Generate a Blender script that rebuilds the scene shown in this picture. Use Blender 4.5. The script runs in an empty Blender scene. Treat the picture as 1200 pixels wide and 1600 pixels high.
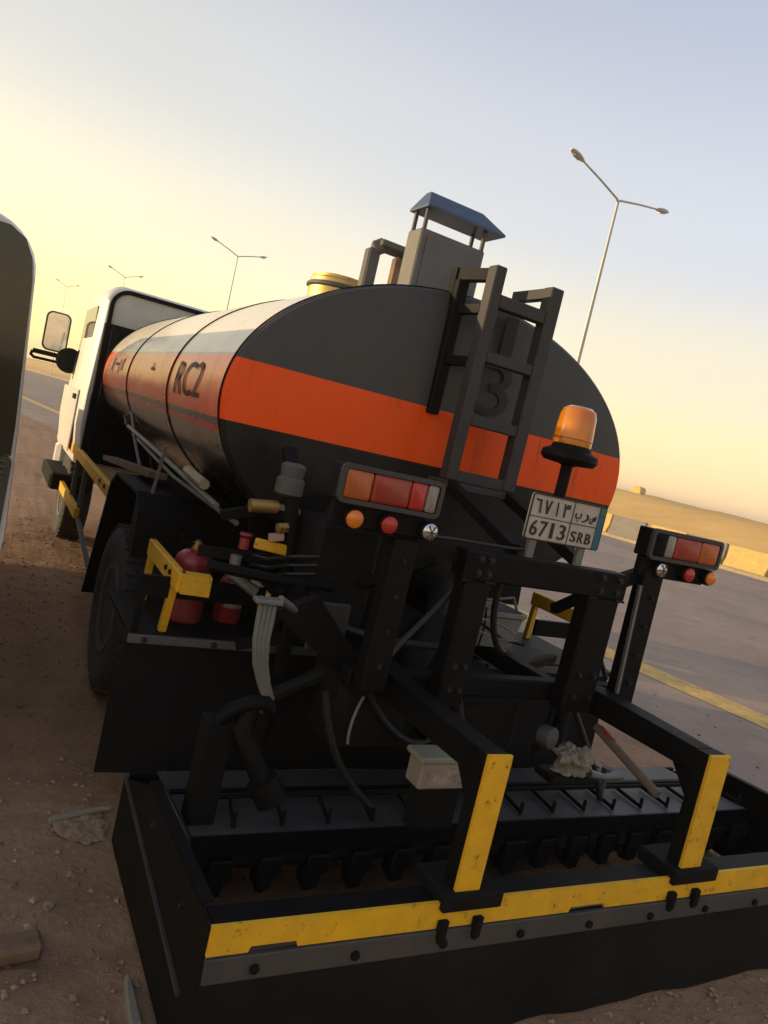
import bpy, bmesh, math, random
from mathutils import Vector, Matrix, noise
random.seed(7)
R = math.radians
scene = bpy.context.scene
COL = scene.collection

# ------------------------------------------------------------------ camera
F_PX, CAM_H = 1180.0, 1.5
roll = math.atan(.2338); pit = math.atan(105/F_PX); yaw = R(28.98)
fw = Vector((math.sin(yaw)*math.cos(pit), math.cos(yaw)*math.cos(pit), -math.sin(pit)))
r0 = Vector((math.cos(yaw), -math.sin(yaw), 0)); u0 = r0.cross(fw)
rt = r0*math.cos(roll) + u0*math.sin(roll); up = -r0*math.sin(roll) + u0*math.cos(roll)
cam = bpy.data.cameras.new('camera'); cam.sensor_fit = 'VERTICAL'; cam.sensor_height = 36
cam.lens = F_PX/1600*36; cam.clip_start = .05; cam.clip_end = 6000
co = bpy.data.objects.new('camera', cam); COL.objects.link(co)
M3 = Matrix((rt, up, -fw)).transposed()
co.matrix_world = Matrix.Translation((0, 0, CAM_H)) @ M3.to_4x4()
scene.camera = co

# ------------------------------------------------------------------ sky and sun
SUN_AZ, SUN_EL = R(-62), R(6.5)          # azimuth from +Y towards +X
S = Vector((math.sin(SUN_AZ)*math.cos(SUN_EL), math.cos(SUN_AZ)*math.cos(SUN_EL), math.sin(SUN_EL)))
world = bpy.data.worlds.new('World'); scene.world = world; world.use_nodes = True
wn = world.node_tree.nodes; wl = world.node_tree.links
bg = wn['Background']; sky = wn.new('ShaderNodeTexSky'); sky.sky_type = 'NISHITA'
sky.sun_disc = False; sky.sun_elevation = SUN_EL; sky.sun_rotation = SUN_AZ
sky.air_density = 1.0; sky.dust_density = 4.0; sky.ozone_density = 1.0; sky.altitude = 600
# dusty dusk haze over the clear-sky model: warm at the horizon, pale above, bluish overhead, dimmer away from the sun
tcw = wn.new('ShaderNodeTexCoord'); sep = wn.new('ShaderNodeSeparateXYZ'); wl.new(tcw.outputs['Generated'], sep.inputs[0])
def ramp(stops):
    r = wn.new('ShaderNodeValToRGB'); e = r.color_ramp.elements; r.color_ramp.interpolation = 'EASE'
    while len(e) < len(stops): e.new(.5)
    for q, (p, c) in zip(e, stops): q.position = p; q.color = (*c, 1)
    return r
def wmath(op, a, b=None):
    m = wn.new('ShaderNodeMath'); m.operation = op
    for i, x in enumerate((a, b)):
        if x is None: continue
        if isinstance(x, (int, float)): m.inputs[i].default_value = x
        else: wl.new(x, m.inputs[i])
    return m.outputs[0]
far = ramp([(0, (1.25, .80, .38)), (.06, (1.0, .70, .38)), (.16, (.70, .63, .47)), (.30, (.51, .53, .575)), (.55, (.355, .385, .49)), (1, (.19, .26, .42))])
near = ramp([(0, (1.3, .95, .28)), (.08, (1.05, .87, .38)), (.2, (.75, .68, .48)), (.36, (.50, .49, .46)), (.6, (.27, .30, .36)), (1, (.16, .21, .32))])
for r in (far, near): wl.new(sep.outputs[2], r.inputs[0])
hl = wmath('SQRT', wmath('MAXIMUM', wmath('ADD', wmath('MULTIPLY', sep.outputs[0], sep.outputs[0]), wmath('MULTIPLY', sep.outputs[1], sep.outputs[1])), 1e-4))
sh = Vector((S.x, S.y)).normalized()
az = wmath('DIVIDE', wmath('ADD', wmath('MULTIPLY', sep.outputs[0], sh.x), wmath('MULTIPLY', sep.outputs[1], sh.y)), hl)   # cosine of the azimuth from the sun
def mrange(v, a, b, c, d):
    m = wn.new('ShaderNodeMapRange'); m.interpolation_type = 'SMOOTHSTEP'
    for i, x in enumerate((a, b, c, d)): m.inputs[1+i].default_value = x
    wl.new(v, m.inputs[0]); return m.outputs[0]
hz = wn.new('ShaderNodeMix'); hz.data_type = 'RGBA'; wl.new(mrange(az, -.45, .75, 0, 1), hz.inputs['Factor']); wl.new(far.outputs[0], hz.inputs['A']); wl.new(near.outputs[0], hz.inputs['B'])
dim = wn.new('ShaderNodeVectorMath'); dim.operation = 'SCALE'; wl.new(hz.outputs['Result'], dim.inputs[0])
wl.new(wmath('MULTIPLY', mrange(az, -1, -.35, .72, 1), 9.4), dim.inputs['Scale'])
nsk = wn.new('ShaderNodeTexNoise'); nsk.inputs['Scale'].default_value = 2.2; nsk.inputs['Detail'].default_value = 5
mpk = wn.new('ShaderNodeMapping'); mpk.inputs['Scale'].default_value = (1, 1, 2); wl.new(tcw.outputs['Generated'], mpk.inputs[0]); wl.new(mpk.outputs[0], nsk.inputs['Vector'])
dim2 = wn.new('ShaderNodeVectorMath'); dim2.operation = 'SCALE'; wl.new(dim.outputs[0], dim2.inputs[0]); wl.new(mrange(nsk.outputs['Fac'], .3, .7, .975, 1.025), dim2.inputs['Scale'])
mixs = wn.new('ShaderNodeMix'); mixs.data_type = 'RGBA'; mixs.inputs['Factor'].default_value = .85
wl.new(sky.outputs[0], mixs.inputs['A']); wl.new(dim2.outputs[0], mixs.inputs['B'])
wl.new(mixs.outputs['Result'], bg.inputs[0]); bg.inputs[1].default_value = .14
sun = bpy.data.lights.new('sun', 'SUN'); sun.energy = 4.2; sun.angle = R(.5); sun.color = (1, .74, .42)
so = bpy.data.objects.new('sun', sun); COL.objects.link(so)
so.rotation_euler = S.to_track_quat('Z', 'Y').to_euler()
scene.view_settings.view_transform = 'Standard'; scene.view_settings.look = 'None'
scene.view_settings.exposure = .38; scene.view_settings.gamma = 1

# ------------------------------------------------------------------ materials
MATS = {}
def pmat(name, col, rough=.5, metal=0, var=.12, scale=8, bump=0, bscale=60, dust=0, spec=.5, coat=0, emit=None, trans=0, dustcol=(.20, .15, .10), spots=0, lens=0):
    if name in MATS: return MATS[name]
    m = bpy.data.materials.new(name); m.use_nodes = True; MATS[name] = m
    n, l = m.node_tree.nodes, m.node_tree.links; b = n['Principled BSDF']
    tc = n.new('ShaderNodeTexCoord'); src = tc.outputs['Object']
    nz = n.new('ShaderNodeTexNoise'); nz.inputs['Scale'].default_value = scale; nz.inputs['Detail'].default_value = 8; nz.inputs['Roughness'].default_value = .65
    l.new(src, nz.inputs['Vector'])
    rp = n.new('ShaderNodeValToRGB')
    rp.color_ramp.elements[0].position = .3; rp.color_ramp.elements[1].position = .7
    rp.color_ramp.elements[0].color = (*[c*(1-var) for c in col], 1); rp.color_ramp.elements[1].color = (*[min(1, c*(1+var)) for c in col], 1)
    l.new(nz.outputs['Fac'], rp.inputs[0]); out = rp.outputs[0]
    if dust:
        nd = n.new('ShaderNodeTexNoise'); nd.inputs['Scale'].default_value = scale*.6; nd.inputs['Detail'].default_value = 12; nd.inputs['Roughness'].default_value = .75
        l.new(src, nd.inputs['Vector'])
        mr = n.new('ShaderNodeMapRange'); mr.inputs['From Min'].default_value = .42; mr.inputs['From Max'].default_value = .72; mr.inputs['To Max'].default_value = dust
        l.new(nd.outputs['Fac'], mr.inputs['Value'])
        mx = n.new('ShaderNodeMix'); mx.data_type = 'RGBA'; mx.inputs['B'].default_value = (*dustcol, 1)
        l.new(mr.outputs[0], mx.inputs['Factor']); l.new(out, mx.inputs['A']); out = mx.outputs['Result']
        mr2 = n.new('ShaderNodeMapRange'); mr2.inputs['To Min'].default_value = rough; mr2.inputs['To Max'].default_value = min(1, rough+.35)
        l.new(nd.outputs['Fac'], mr2.inputs['Value']); l.new(mr2.outputs[0], b.inputs['Roughness'])
    else: b.inputs['Roughness'].default_value = rough
    if spots:
        ns = n.new('ShaderNodeTexNoise'); ns.inputs['Scale'].default_value = 22; ns.inputs['Detail'].default_value = 14; ns.inputs['Roughness'].default_value = .8; l.new(src, ns.inputs['Vector'])
        m4 = n.new('ShaderNodeMapRange'); m4.inputs['From Min'].default_value = .575; m4.inputs['From Max'].default_value = .64; m4.inputs['To Max'].default_value = spots; l.new(ns.outputs['Fac'], m4.inputs['Value'])
        mz = n.new('ShaderNodeMix'); mz.data_type = 'RGBA'; mz.inputs['B'].default_value = (.012, .011, .010, 1); l.new(m4.outputs[0], mz.inputs['Factor']); l.new(out, mz.inputs['A']); out = mz.outputs['Result']
    if lens:
        wv = n.new('ShaderNodeTexWave'); wv.inputs['Scale'].default_value = lens; wv.bands_direction = 'X'; l.new(src, wv.inputs['Vector'])
        bq = n.new('ShaderNodeBump'); bq.inputs['Strength'].default_value = .6; bq.inputs['Distance'].default_value = .004; l.new(wv.outputs['Fac'], bq.inputs['Height']); l.new(bq.outputs[0], b.inputs['Normal'])
    l.new(out, b.inputs['Base Color'])
    b.inputs['Metallic'].default_value = metal; b.inputs['Specular IOR Level'].default_value = spec
    b.inputs['Coat Weight'].default_value = coat; b.inputs['Coat Roughness'].default_value = .12
    if trans: b.inputs['Transmission Weight'].default_value = trans
    if bump:
        nb = n.new('ShaderNodeTexNoise'); nb.inputs['Scale'].default_value = bscale; nb.inputs['Detail'].default_value = 6
        l.new(src, nb.inputs['Vector'])
        bp = n.new('ShaderNodeBump'); bp.inputs['Strength'].default_value = bump; bp.inputs['Distance'].default_value = .01
        l.new(nb.outputs['Fac'], bp.inputs['Height']); l.new(bp.outputs[0], b.inputs['Normal'])
    return m
black = pmat('black_paint', (.004, .004, .0043), .45, spec=.15, dust=.07, dustcol=(.07, .043, .028), scale=9, bump=.12, bscale=40)
blackm = pmat('black_matt', (.004, .004, .004), .7, spec=.2, dust=.03, scale=6, bump=.2)
grime = pmat('bitumen_black', (.0035, .0035, .0038), .5, spec=.25, dust=.03, scale=12, bump=.4, bscale=90)
ladderm = pmat('ladder_grey', (.03, .03, .031), .5, dust=.12, scale=14)
yellow = pmat('yellow_paint', (.78, .42, .008), .45, var=.12, dust=.18, scale=12, bump=.15, spots=.85)
orange_l = pmat('amber_lens', (.85, .22, .015), .15, var=.1, coat=.5, lens=60)
red_l = pmat('red_lens', (.5, .012, .012), .15, coat=.4, lens=60, dust=.15)
dred_l = pmat('dark_red_lens', (.36, .022, .012), .2, coat=.3, lens=60, dust=.2)
amberd_l = pmat('dim_amber_lens', (.5, .11, .012), .2, coat=.3, lens=60, dust=.2)
white_l = pmat('clear_lens', (.3, .28, .25), .2, coat=.3, lens=60, dust=.3)
chrome = pmat('dull_chrome', (.6, .6, .6), .25, 1)
steel = pmat('galvanised_steel', (.2, .2, .195), .4, .6, dust=.3, scale=20)
grey = pmat('grey_metal', (.09, .09, .088), .5, .2, dust=.25)
white = pmat('white_car_paint', (.72, .69, .62), .3, var=.04, dust=.25, coat=.3, dustcol=(.45, .38, .28))
rubber = pmat('tyre_rubber', (.032, .032, .034), .75, dust=.6, scale=10, bump=.2, dustcol=(.12, .10, .08))
rubsheet = pmat('rubber_sheet', (.0055, .0055, .006), .65, spec=.2, dust=.055, scale=5, bump=.25, bscale=25)
red = pmat('red_paint', (.24, .006, .010), .3, dust=.25, coat=.4)
brass = pmat('brass', (.45, .28, .08), .35, .8, dust=.3)
wood = pmat('old_plank', (.15, .085, .05), .75, var=.35, scale=18)
glassd = pmat('dark_glass', (.012, .016, .010), .06, spec=.6)
skyglass = pmat('cab_rear_sky_reflection', (.46, .47, .42), .35, dust=.2)  # pale grey stands in for the sky mirrored in the cab glass
blue = pmat('blue_cap_paint', (.035, .06, .11), .3, .2, dust=.2, coat=.3)
cream = pmat('cream_box_paint', (.33, .27, .22), .45, .3, dust=.3)
greyplastic = pmat('grey_plastic', (.26, .26, .26), .55, dust=.3)
ragm = pmat('pale_rag', (.27, .24, .2), .9, var=.3, scale=25, dust=.3)
lampgrey = pmat('lamp_post_galvanised', (.4, .39, .36), .45, .5)
lettm = pmat('black_lettering', (.02, .016, .014), .6)
plateW = pmat('plate_face', (.48, .43, .35), .5, dust=.35, scale=15)
plateB = pmat('plate_blue_band', (.02, .12, .2), .45, dust=.2)
greenm = pmat('plate_green', (.03, .2, .06), .45)

def zone(name, stops, rough, coat, metal=0, dust=.15):
    """paint in horizontal bands by height: stops = [(z, colour)] from the bottom up"""
    m = bpy.data.materials.new(name); m.use_nodes = True
    n, l = m.node_tree.nodes, m.node_tree.links; b = n['Principled BSDF']
    g = n.new('ShaderNodeNewGeometry'); sx = n.new('ShaderNodeSeparateXYZ'); l.new(g.outputs['Position'], sx.inputs[0])
    mr = n.new('ShaderNodeMapRange'); mr.inputs['From Min'].default_value = .9; mr.inputs['From Max'].default_value = 2.3; l.new(sx.outputs[2], mr.inputs[0])
    rp = n.new('ShaderNodeValToRGB'); rp.color_ramp.interpolation = 'CONSTANT'
    el = rp.color_ramp.elements
    while len(el) < len(stops): el.new(.5)
    for e, (z, c) in zip(el, stops): e.position = max(0, (z-.9)/1.4); e.color = (*c, 1)
    l.new(mr.outputs[0], rp.inputs[0])
    nd = n.new('ShaderNodeTexNoise'); nd.inputs['Scale'].default_value = 3.5; nd.inputs['Detail'].default_value = 12; nd.inputs['Roughness'].default_value = .7
    l.new(g.outputs['Position'], nd.inputs['Vector'])
    m2 = n.new('ShaderNodeMapRange'); m2.inputs['From Min'].default_value = .45; m2.inputs['From Max'].default_value = .75; m2.inputs['To Max'].default_value = dust; l.new(nd.outputs[0], m2.inputs[0])
    mx = n.new('ShaderNodeMix'); mx.data_type = 'RGBA'; mx.inputs['B'].default_value = (.22, .16, .1, 1)
    l.new(m2.outputs[0], mx.inputs['Factor']); l.new(rp.outputs[0], mx.inputs['A']); l.new(mx.outputs['Result'], b.inputs['Base Color'])
    mpz = n.new('ShaderNodeMapping'); mpz.inputs['Scale'].default_value = (9, 9, .9); l.new(g.outputs['Position'], mpz.inputs[0])
    nst = n.new('ShaderNodeTexNoise'); nst.inputs['Scale'].default_value = 2.4; nst.inputs['Detail'].default_value = 9; nst.inputs['Roughness'].default_value = .7; l.new(mpz.outputs[0], nst.inputs['Vector'])
    mst = n.new('ShaderNodeMapRange'); mst.inputs['From Min'].default_value = .56; mst.inputs['From Max'].default_value = .74; mst.inputs['To Max'].default_value = .5; l.new(nst.outputs[0], mst.inputs[0])
    mxs = n.new('ShaderNodeMix'); mxs.data_type = 'RGBA'; mxs.inputs['B'].default_value = (.05, .035, .025, 1); l.new(mst.outputs[0], mxs.inputs['Factor']); l.new(mx.outputs['Result'], mxs.inputs['A']); l.new(mxs.outputs['Result'], b.inputs['Base Color'])
    m3 = n.new('ShaderNodeMapRange'); m3.inputs['To Min'].default_value = rough; m3.inputs['To Max'].default_value = rough+.2; l.new(nd.outputs[0], m3.inputs[0]); l.new(m3.outputs[0], b.inputs['Roughness'])
    nbm = n.new('ShaderNodeTexNoise'); nbm.inputs['Scale'].default_value = 2.1; nbm.inputs['Detail'].default_value = 3; l.new(g.outputs['Position'], nbm.inputs['Vector'])
    bpm = n.new('ShaderNodeBump'); bpm.inputs['Strength'].default_value = .35; bpm.inputs['Distance'].default_value = .03; l.new(nbm.outputs[0], bpm.inputs['Height']); l.new(bpm.outputs[0], b.inputs['Normal'])
    b.inputs['Metallic'].default_value = metal; b.inputs['Coat Weight'].default_value = coat; b.inputs['Coat Roughness'].default_value = .08; b.inputs['Specular IOR Level'].default_value = .28
    return m
ORG = (.92, .088, .0015)
shellm = zone('tank_side_paint', [(.9, (.006, .006, .006)), (1.315, (.14, .13, .11)), (1.395, (.5, .03, .02)), (1.42, (.06, .06, .055)), (1.447, ORG), (1.685, (.30, .30, .28)), (1.697, (.66, .59, .46))], .16, .08, dust=.12)
shellm.node_tree.nodes['Principled BSDF'].inputs['Specular IOR Level'].default_value = .5
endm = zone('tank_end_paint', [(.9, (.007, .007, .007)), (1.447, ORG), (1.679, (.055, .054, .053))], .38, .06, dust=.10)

def ground_mat(name, c1, c2, c3, s, bump, rough=.95):
    m = bpy.data.materials.new(name); m.use_nodes = True
    n, l = m.node_tree.nodes, m.node_tree.links; b = n['Principled BSDF']
    g = n.new('ShaderNodeNewGeometry')
    def nz(sc, det=10, ro=.65):
        q = n.new('ShaderNodeTexNoise'); q.inputs['Scale'].default_value = sc; q.inputs['Detail'].default_value = det; q.inputs['Roughness'].default_value = ro
        l.new(g.outputs['Position'], q.inputs['Vector']); return q
    a, bb, cc = nz(s), nz(s*9), nz(s*.13)
    r1 = n.new('ShaderNodeValToRGB'); r1.color_ramp.elements[0].position = .32; r1.color_ramp.elements[1].position = .68
    r1.color_ramp.elements[0].color = (*c1, 1); r1.color_ramp.elements[1].color = (*c2, 1); l.new(a.outputs[0], r1.inputs[0])
    mr = n.new('ShaderNodeMapRange'); mr.inputs['From Min'].default_value = .55; mr.inputs['From Max'].default_value = .75; mr.inputs['To Max'].default_value = .7; l.new(bb.outputs[0], mr.inputs[0])
    mx = n.new('ShaderNodeMix'); mx.data_type = 'RGBA'; mx.inputs['B'].default_value = (*c3, 1); l.new(mr.outputs[0], mx.inputs['Factor']); l.new(r1.outputs[0], mx.inputs['A'])
    mr2 = n.new('ShaderNodeMapRange'); mr2.inputs['From Min'].default_value = .3; mr2.inputs['From Max'].default_value = .7; mr2.inputs['To Min'].default_value = .8; mr2.inputs['To Max'].default_value = 1.15; l.new(cc.outputs[0], mr2.inputs[0])
    mm = n.new('ShaderNodeMix'); mm.data_type = 'RGBA'; mm.blend_type = 'MULTIPLY'; mm.inputs['Factor'].default_value = 1; l.new(mx.outputs['Result'], mm.inputs['A']); l.new(mr2.outputs[0], mm.inputs['B'])
    l.new(mm.outputs['Result'], b.inputs['Base Color']); b.inputs['Roughness'].default_value = rough; b.inputs['Specular IOR Level'].default_value = .25
    bp = n.new('ShaderNodeBump'); bp.inputs['Strength'].default_value = bump; bp.inputs['Distance'].default_value = .02
    l.new(bb.outputs[0], bp.inputs['Height']); l.new(bp.outputs[0], b.inputs['Normal'])
    return m
dirt = ground_mat('dirt', (.29, .165, .09), (.42, .25, .14), (.50, .33, .2), 3.5, 1.0)
asphalt = ground_mat('asphalt', (.30, .215, .165), (.37, .27, .205), (.43, .32, .245), 2.5, .3, .8)
stonem = pmat('stone', (.27, .185, .12), .9, var=.6, scale=30, bump=.3)
sandm = ground_mat('sand_bank', (.72, .43, .13), (.80, .50, .17), (.82, .55, .23), .8, .5)
# cracks and sand drifts on the road
an, al_ = asphalt.node_tree.nodes, asphalt.node_tree.links; ab = an['Principled BSDF']; prev = ab.inputs['Base Color'].links[0].from_socket
ag = an.new('ShaderNodeNewGeometry')
vo = an.new('ShaderNodeTexVoronoi'); vo.feature = 'DISTANCE_TO_EDGE'; vo.inputs['Scale'].default_value = .55
nw = an.new('ShaderNodeTexNoise'); nw.inputs['Scale'].default_value = 1.3; nw.inputs['Detail'].default_value = 8; al_.new(ag.outputs['Position'], nw.inputs['Vector'])
av = an.new('ShaderNodeVectorMath'); av.operation = 'ADD'; al_.new(ag.outputs['Position'], av.inputs[0]); al_.new(nw.outputs['Color'], av.inputs[1]); al_.new(av.outputs[0], vo.inputs['Vector'])
cm = an.new('ShaderNodeMapRange'); cm.inputs['From Max'].default_value = .012; cm.inputs['To Min'].default_value = .22; cm.inputs['To Max'].default_value = 0; al_.new(vo.outputs['Distance'], cm.inputs[0])
c1 = an.new('ShaderNodeMix'); c1.data_type = 'RGBA'; c1.inputs['B'].default_value = (.05, .042, .035, 1); al_.new(cm.outputs[0], c1.inputs['Factor']); al_.new(prev, c1.inputs['A'])
nsd = an.new('ShaderNodeTexNoise'); nsd.inputs['Scale'].default_value = .35; nsd.inputs['Detail'].default_value = 10; nsd.inputs['Roughness'].default_value = .7; al_.new(ag.outputs['Position'], nsd.inputs['Vector'])
sm = an.new('ShaderNodeMapRange'); sm.inputs['From Min'].default_value = .5; sm.inputs['From Max'].default_value = .7; sm.inputs['To Max'].default_value = .7; al_.new(nsd.outputs[0], sm.inputs[0])
c2 = an.new('ShaderNodeMix'); c2.data_type = 'RGBA'; c2.inputs['B'].default_value = (.52, .35, .22, 1); al_.new(sm.outputs[0], c2.inputs['Factor']); al_.new(c1.outputs['Result'], c2.inputs['A']); al_.new(c2.outputs['Result'], ab.inputs['Base Color'])
linem = pmat('worn_road_paint', (.75, .46, .10), .7, var=.2, dust=.8, scale=9, dustcol=(.26, .21, .16))
yconc = pmat('yellow_concrete', (.66, .44, .12), .75, var=.2, scale=5, dust=.7, dustcol=(.45, .34, .2))
gconc = pmat('grey_concrete', (.24, .21, .18), .8, var=.2, scale=5, dust=.3)

# ------------------------------------------------------------------ mesh helpers
class MB:
    def __init__(s): s.v = []; s.f = []
    def add(s, vs, fs):
        o = len(s.v); s.v += [Vector(v) for v in vs]; s.f += [[i+o for i in f] for f in fs]; return s
    def box(s, x0, x1, y0, y1, z0, z1):
        return s.add([(x, y, z) for x in (x0, x1) for y in (y0, y1) for z in (z0, z1)],
                     [(0, 1, 3, 2), (4, 6, 7, 5), (0, 4, 5, 1), (2, 3, 7, 6), (0, 2, 6, 4), (1, 5, 7, 3)])
    def bar(s, p, q, w, h, upv=(0, 0, 1)):
        """square bar from p to q, w across, h along upv"""
        p, q = Vector(p), Vector(q); d = (q-p).normalized(); u = Vector(upv)
        if abs(d.dot(u)) > .98: u = Vector((0, 1, 0))
        sx = d.cross(u).normalized(); u = sx.cross(d)
        vs = [e + sx*a*w/2 + u*b*h/2 for e in (p, q) for a, b in ((-1, -1), (1, -1), (1, 1), (-1, 1))]
        return s.add(vs, [(3, 2, 1, 0), (4, 5, 6, 7)] + [(i, (i+1) % 4, (i+1) % 4+4, i+4) for i in range(4)])
    def tube(s, pts, r, n=10):
        pts = [Vector(p) for p in pts]; rs = r if isinstance(r, (list, tuple)) else [r]*len(pts)
        t = (pts[1]-pts[0]).normalized(); a = t.orthogonal().normalized(); rings = []
        for i, p in enumerate(pts):
            if i == 0: t = pts[1]-pts[0]
            elif i == len(pts)-1: t = pts[-1]-pts[-2]
            else: t = (pts[i+1]-pts[i]).normalized() + (pts[i]-pts[i-1]).normalized()
            t.normalize(); a = (a - t*a.dot(t)).normalized(); b = t.cross(a)
            rings.append([p + (a*math.cos(k*2*math.pi/n) + b*math.sin(k*2*math.pi/n))*rs[i] for k in range(n)])
        fs = [(i*n+k, i*n+(k+1) % n, (i+1)*n+(k+1) % n, (i+1)*n+k) for i in range(len(pts)-1) for k in range(n)]
        fs += [tuple(reversed(range(n))), tuple((len(pts)-1)*n+k for k in range(n))]
        return s.add([v for q in rings for v in q], fs)
    def lathe(s, prof, c, ax, n=24):
        """prof [(radius, along axis)]"""
        c, ax = Vector(c), Vector(ax).normalized(); a = ax.orthogonal().normalized(); b = ax.cross(a)
        vs = [c + ax*h + (a*math.cos(k*2*math.pi/n) + b*math.sin(k*2*math.pi/n))*max(r, 1e-4) for r, h in prof for k in range(n)]
        fs = [(i*n+k, i*n+(k+1) % n, (i+1)*n+(k+1) % n, (i+1)*n+k) for i in range(len(prof)-1) for k in range(n)]
        fs += [tuple(reversed(range(n))), tuple((len(prof)-1)*n+k for k in range(n))]
        return s.add(vs, fs)
    def prism(s, poly, ax, a0, a1):
        """polygon in the two other axes (order kept), extruded along ax"""
        def P(u, v, w): return {'X': (w, u, v), 'Y': (u, w, v), 'Z': (u, v, w)}[ax]
        n = len(poly)
        return s.add([P(u, v, a0) for u, v in poly] + [P(u, v, a1) for u, v in poly],
                     [tuple(range(n)), tuple(reversed(range(n, 2*n)))] + [(i, i+n, (i+1) % n+n, (i+1) % n) for i in range(n)])
    def loft(s, rings, cap=True):
        n = len(rings[0]); m = len(rings)
        fs = [(i*n+k, i*n+(k+1) % n, (i+1)*n+(k+1) % n, (i+1)*n+k) for i in range(m-1) for k in range(n)]
        if cap: fs += [tuple(reversed(range(n))), tuple((m-1)*n+k for k in range(n))]
        return s.add([v for q in rings for v in q], fs)
    def build(s, name, mat, parent=None, bevel=0, smooth=35):
        org = parent['_o'] if parent is not None and '_o' in parent else (0, 0, 0)
        bm = bmesh.new(); vs = [bm.verts.new(v - Vector(org)) for v in s.v]
        for f in s.f:
            try: bm.faces.new([vs[i] for i in f])
            except ValueError: pass
        bmesh.ops.recalc_face_normals(bm, faces=bm.faces)
        if bevel:
            ed = [e for e in bm.edges if len(e.link_faces) == 2 and e.calc_face_angle(0) > R(40)]
            bmesh.ops.bevel(bm, geom=ed, offset=bevel, segments=1, affect='EDGES', clamp_overlap=True)
        me = bpy.data.meshes.new(name); bm.to_mesh(me); bm.free()
        me.materials.append(mat)
        if smooth:
            for p in me.polygons: p.use_smooth = True
            me.set_sharp_from_angle(angle=R(smooth))
        return link(name, me, parent, org)
ORGS = {}
def link(name, me, parent, org=(0, 0, 0)):
    o = bpy.data.objects.new(name, me); COL.objects.link(o)
    if parent is not None:
        o.parent = parent; o['_o'] = tuple(org)
    return o
def tag(o, label, cat, group=None, kind=None):
    if label: o['label'] = label
    if cat: o['category'] = cat
    if group: o['group'] = group
    if kind: o['kind'] = kind
    return o
def thing(name, label, cat, loc, group=None):
    o = bpy.data.objects.new(name, None); COL.objects.link(o); o.location = loc; o['_o'] = tuple(loc); o.empty_display_size = .2
    return tag(o, label, cat, group)
def struct(o): o['kind'] = 'structure'; return o
def dup(o, parent, off=(0, 0, 0)):
    c = o.copy(); COL.objects.link(c); c.parent = parent; c.location = o.location + Vector(off); return c
def copy_thing(root, loc):
    r = root.copy(); COL.objects.link(r); r.location = loc
    for ch in list(root.children):
        c = ch.copy(); COL.objects.link(c); c.parent = r
        for g in list(ch.children):
            d = g.copy(); COL.objects.link(d); d.parent = c
    return r
def text_mesh(txt, size, extr=.002):
    cu = bpy.data.curves.new('t', 'FONT'); cu.body = txt; cu.size = size; cu.extrude = extr; cu.align_x = 'CENTER'; cu.align_y = 'CENTER'
    cu.resolution_u = 3
    ob = bpy.data.objects.new('t', cu); COL.objects.link(ob); bpy.context.view_layer.update()
    me = bpy.data.meshes.new_from_object(ob.evaluated_get(bpy.context.evaluated_depsgraph_get()))
    bpy.data.objects.remove(ob); return me
def lettering(txt, size, c, ex, ez, parent, mat=lettm, fit=None, bold=0, fn=None, name='lettering'):
    """flat letters centred at c, reading along ex with their tops towards ez"""
    me = text_mesh(txt, size); me.materials.clear(); me.materials.append(mat)
    xs = [v.co.x for v in me.vertices]; ys = [v.co.y for v in me.vertices]
    mx, my = (min(xs)+max(xs))/2, (min(ys)+max(ys))/2
    sx, sy = (fit[0]/(max(xs)-min(xs)), fit[1]/(max(ys)-min(ys))) if fit else (1, 1)
    ex, ez = Vector(ex).normalized(), Vector(ez).normalized(); nn = ex.cross(ez); org = Vector(parent['_o'])
    for v in me.vertices:
        p = Vector(c) + ex*(v.co.x-mx)*sx + ez*(v.co.y-my)*sy + nn*v.co.z
        v.co = (fn(p) if fn else p) - org
    return link(name, me, parent, org)

# ------------------------------------------------------------------ the setting
RD = Vector((-.148, .989, 0)); RV = Vector((.989, .148, 0))     # along / across the road
def uv2(u, v, z=0): return RD*u + RV*v + Vector((0, 0, z))
def sstep(a, b, x): t = max(0, min(1, (x-a)/(b-a))); return t*t*(3-2*t)
def gheight(x, y):
    v = x*RV.x + y*RV.y; u = x*RD.x + y*RD.y
    h = .0
    nz = noise.noise(Vector((x*.9, y*.9, 3))) * .025 + noise.noise(Vector((x*3.5, y*3.5, 9))) * .011 + noise.noise(Vector((x*11, y*11, 1)))*.008 + noise.noise(Vector((x*24, y*24, 7)))*.004
    dirtw = 1 - sstep(4.2, 5.6, v)
    h += nz*dirtw*(1 if abs(x)+abs(y) < 30 else .5)
    h -= .03*sstep(4.6, 5.8, v)
    if v > 25.2:
        h += .25*sstep(25.2, 27, v) + 1.75*sstep(31, 40, v)*(1+.12*noise.noise(Vector((u*.05, 2, 0)))) + (.30*noise.noise(Vector((u*.13, v*.2, 5))) + .4*noise.noise(Vector((u*.035, v*.02, 8))) + .10*noise.noise(Vector((u*.6, v*.6, 2))))*sstep(30, 40, v)
        h -= .5*sstep(60, 200, v)
    # wheel ruts beside the box
    for cy, w, d in ((1.90, .05, .04), (2.9, .10, .012), (4.9, .2, .015)):
        h -= d*math.exp(-((y-cy-.12*(x-.3))/w)**2)*dirtw
    return h
def axis(c, n, first, far):
    out = [0]; step = first; g = 1.0
    lo, hi = 1.0, 1.2
    for _ in range(60):
        g = (lo+hi)/2; tot = sum(first*g**k for k in range(n))
        if tot < far: lo = g
        else: hi = g
    for k in range(n): out.append(out[-1] + first*g**k)
    return [c-v for v in reversed(out[1:])] + [c+v for v in out]
gx, gy = axis(.6, 150, .022, 900), axis(2.6, 150, .022, 900)
NX, NY = len(gx), len(gy)
me = bpy.data.meshes.new('ground')
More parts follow.
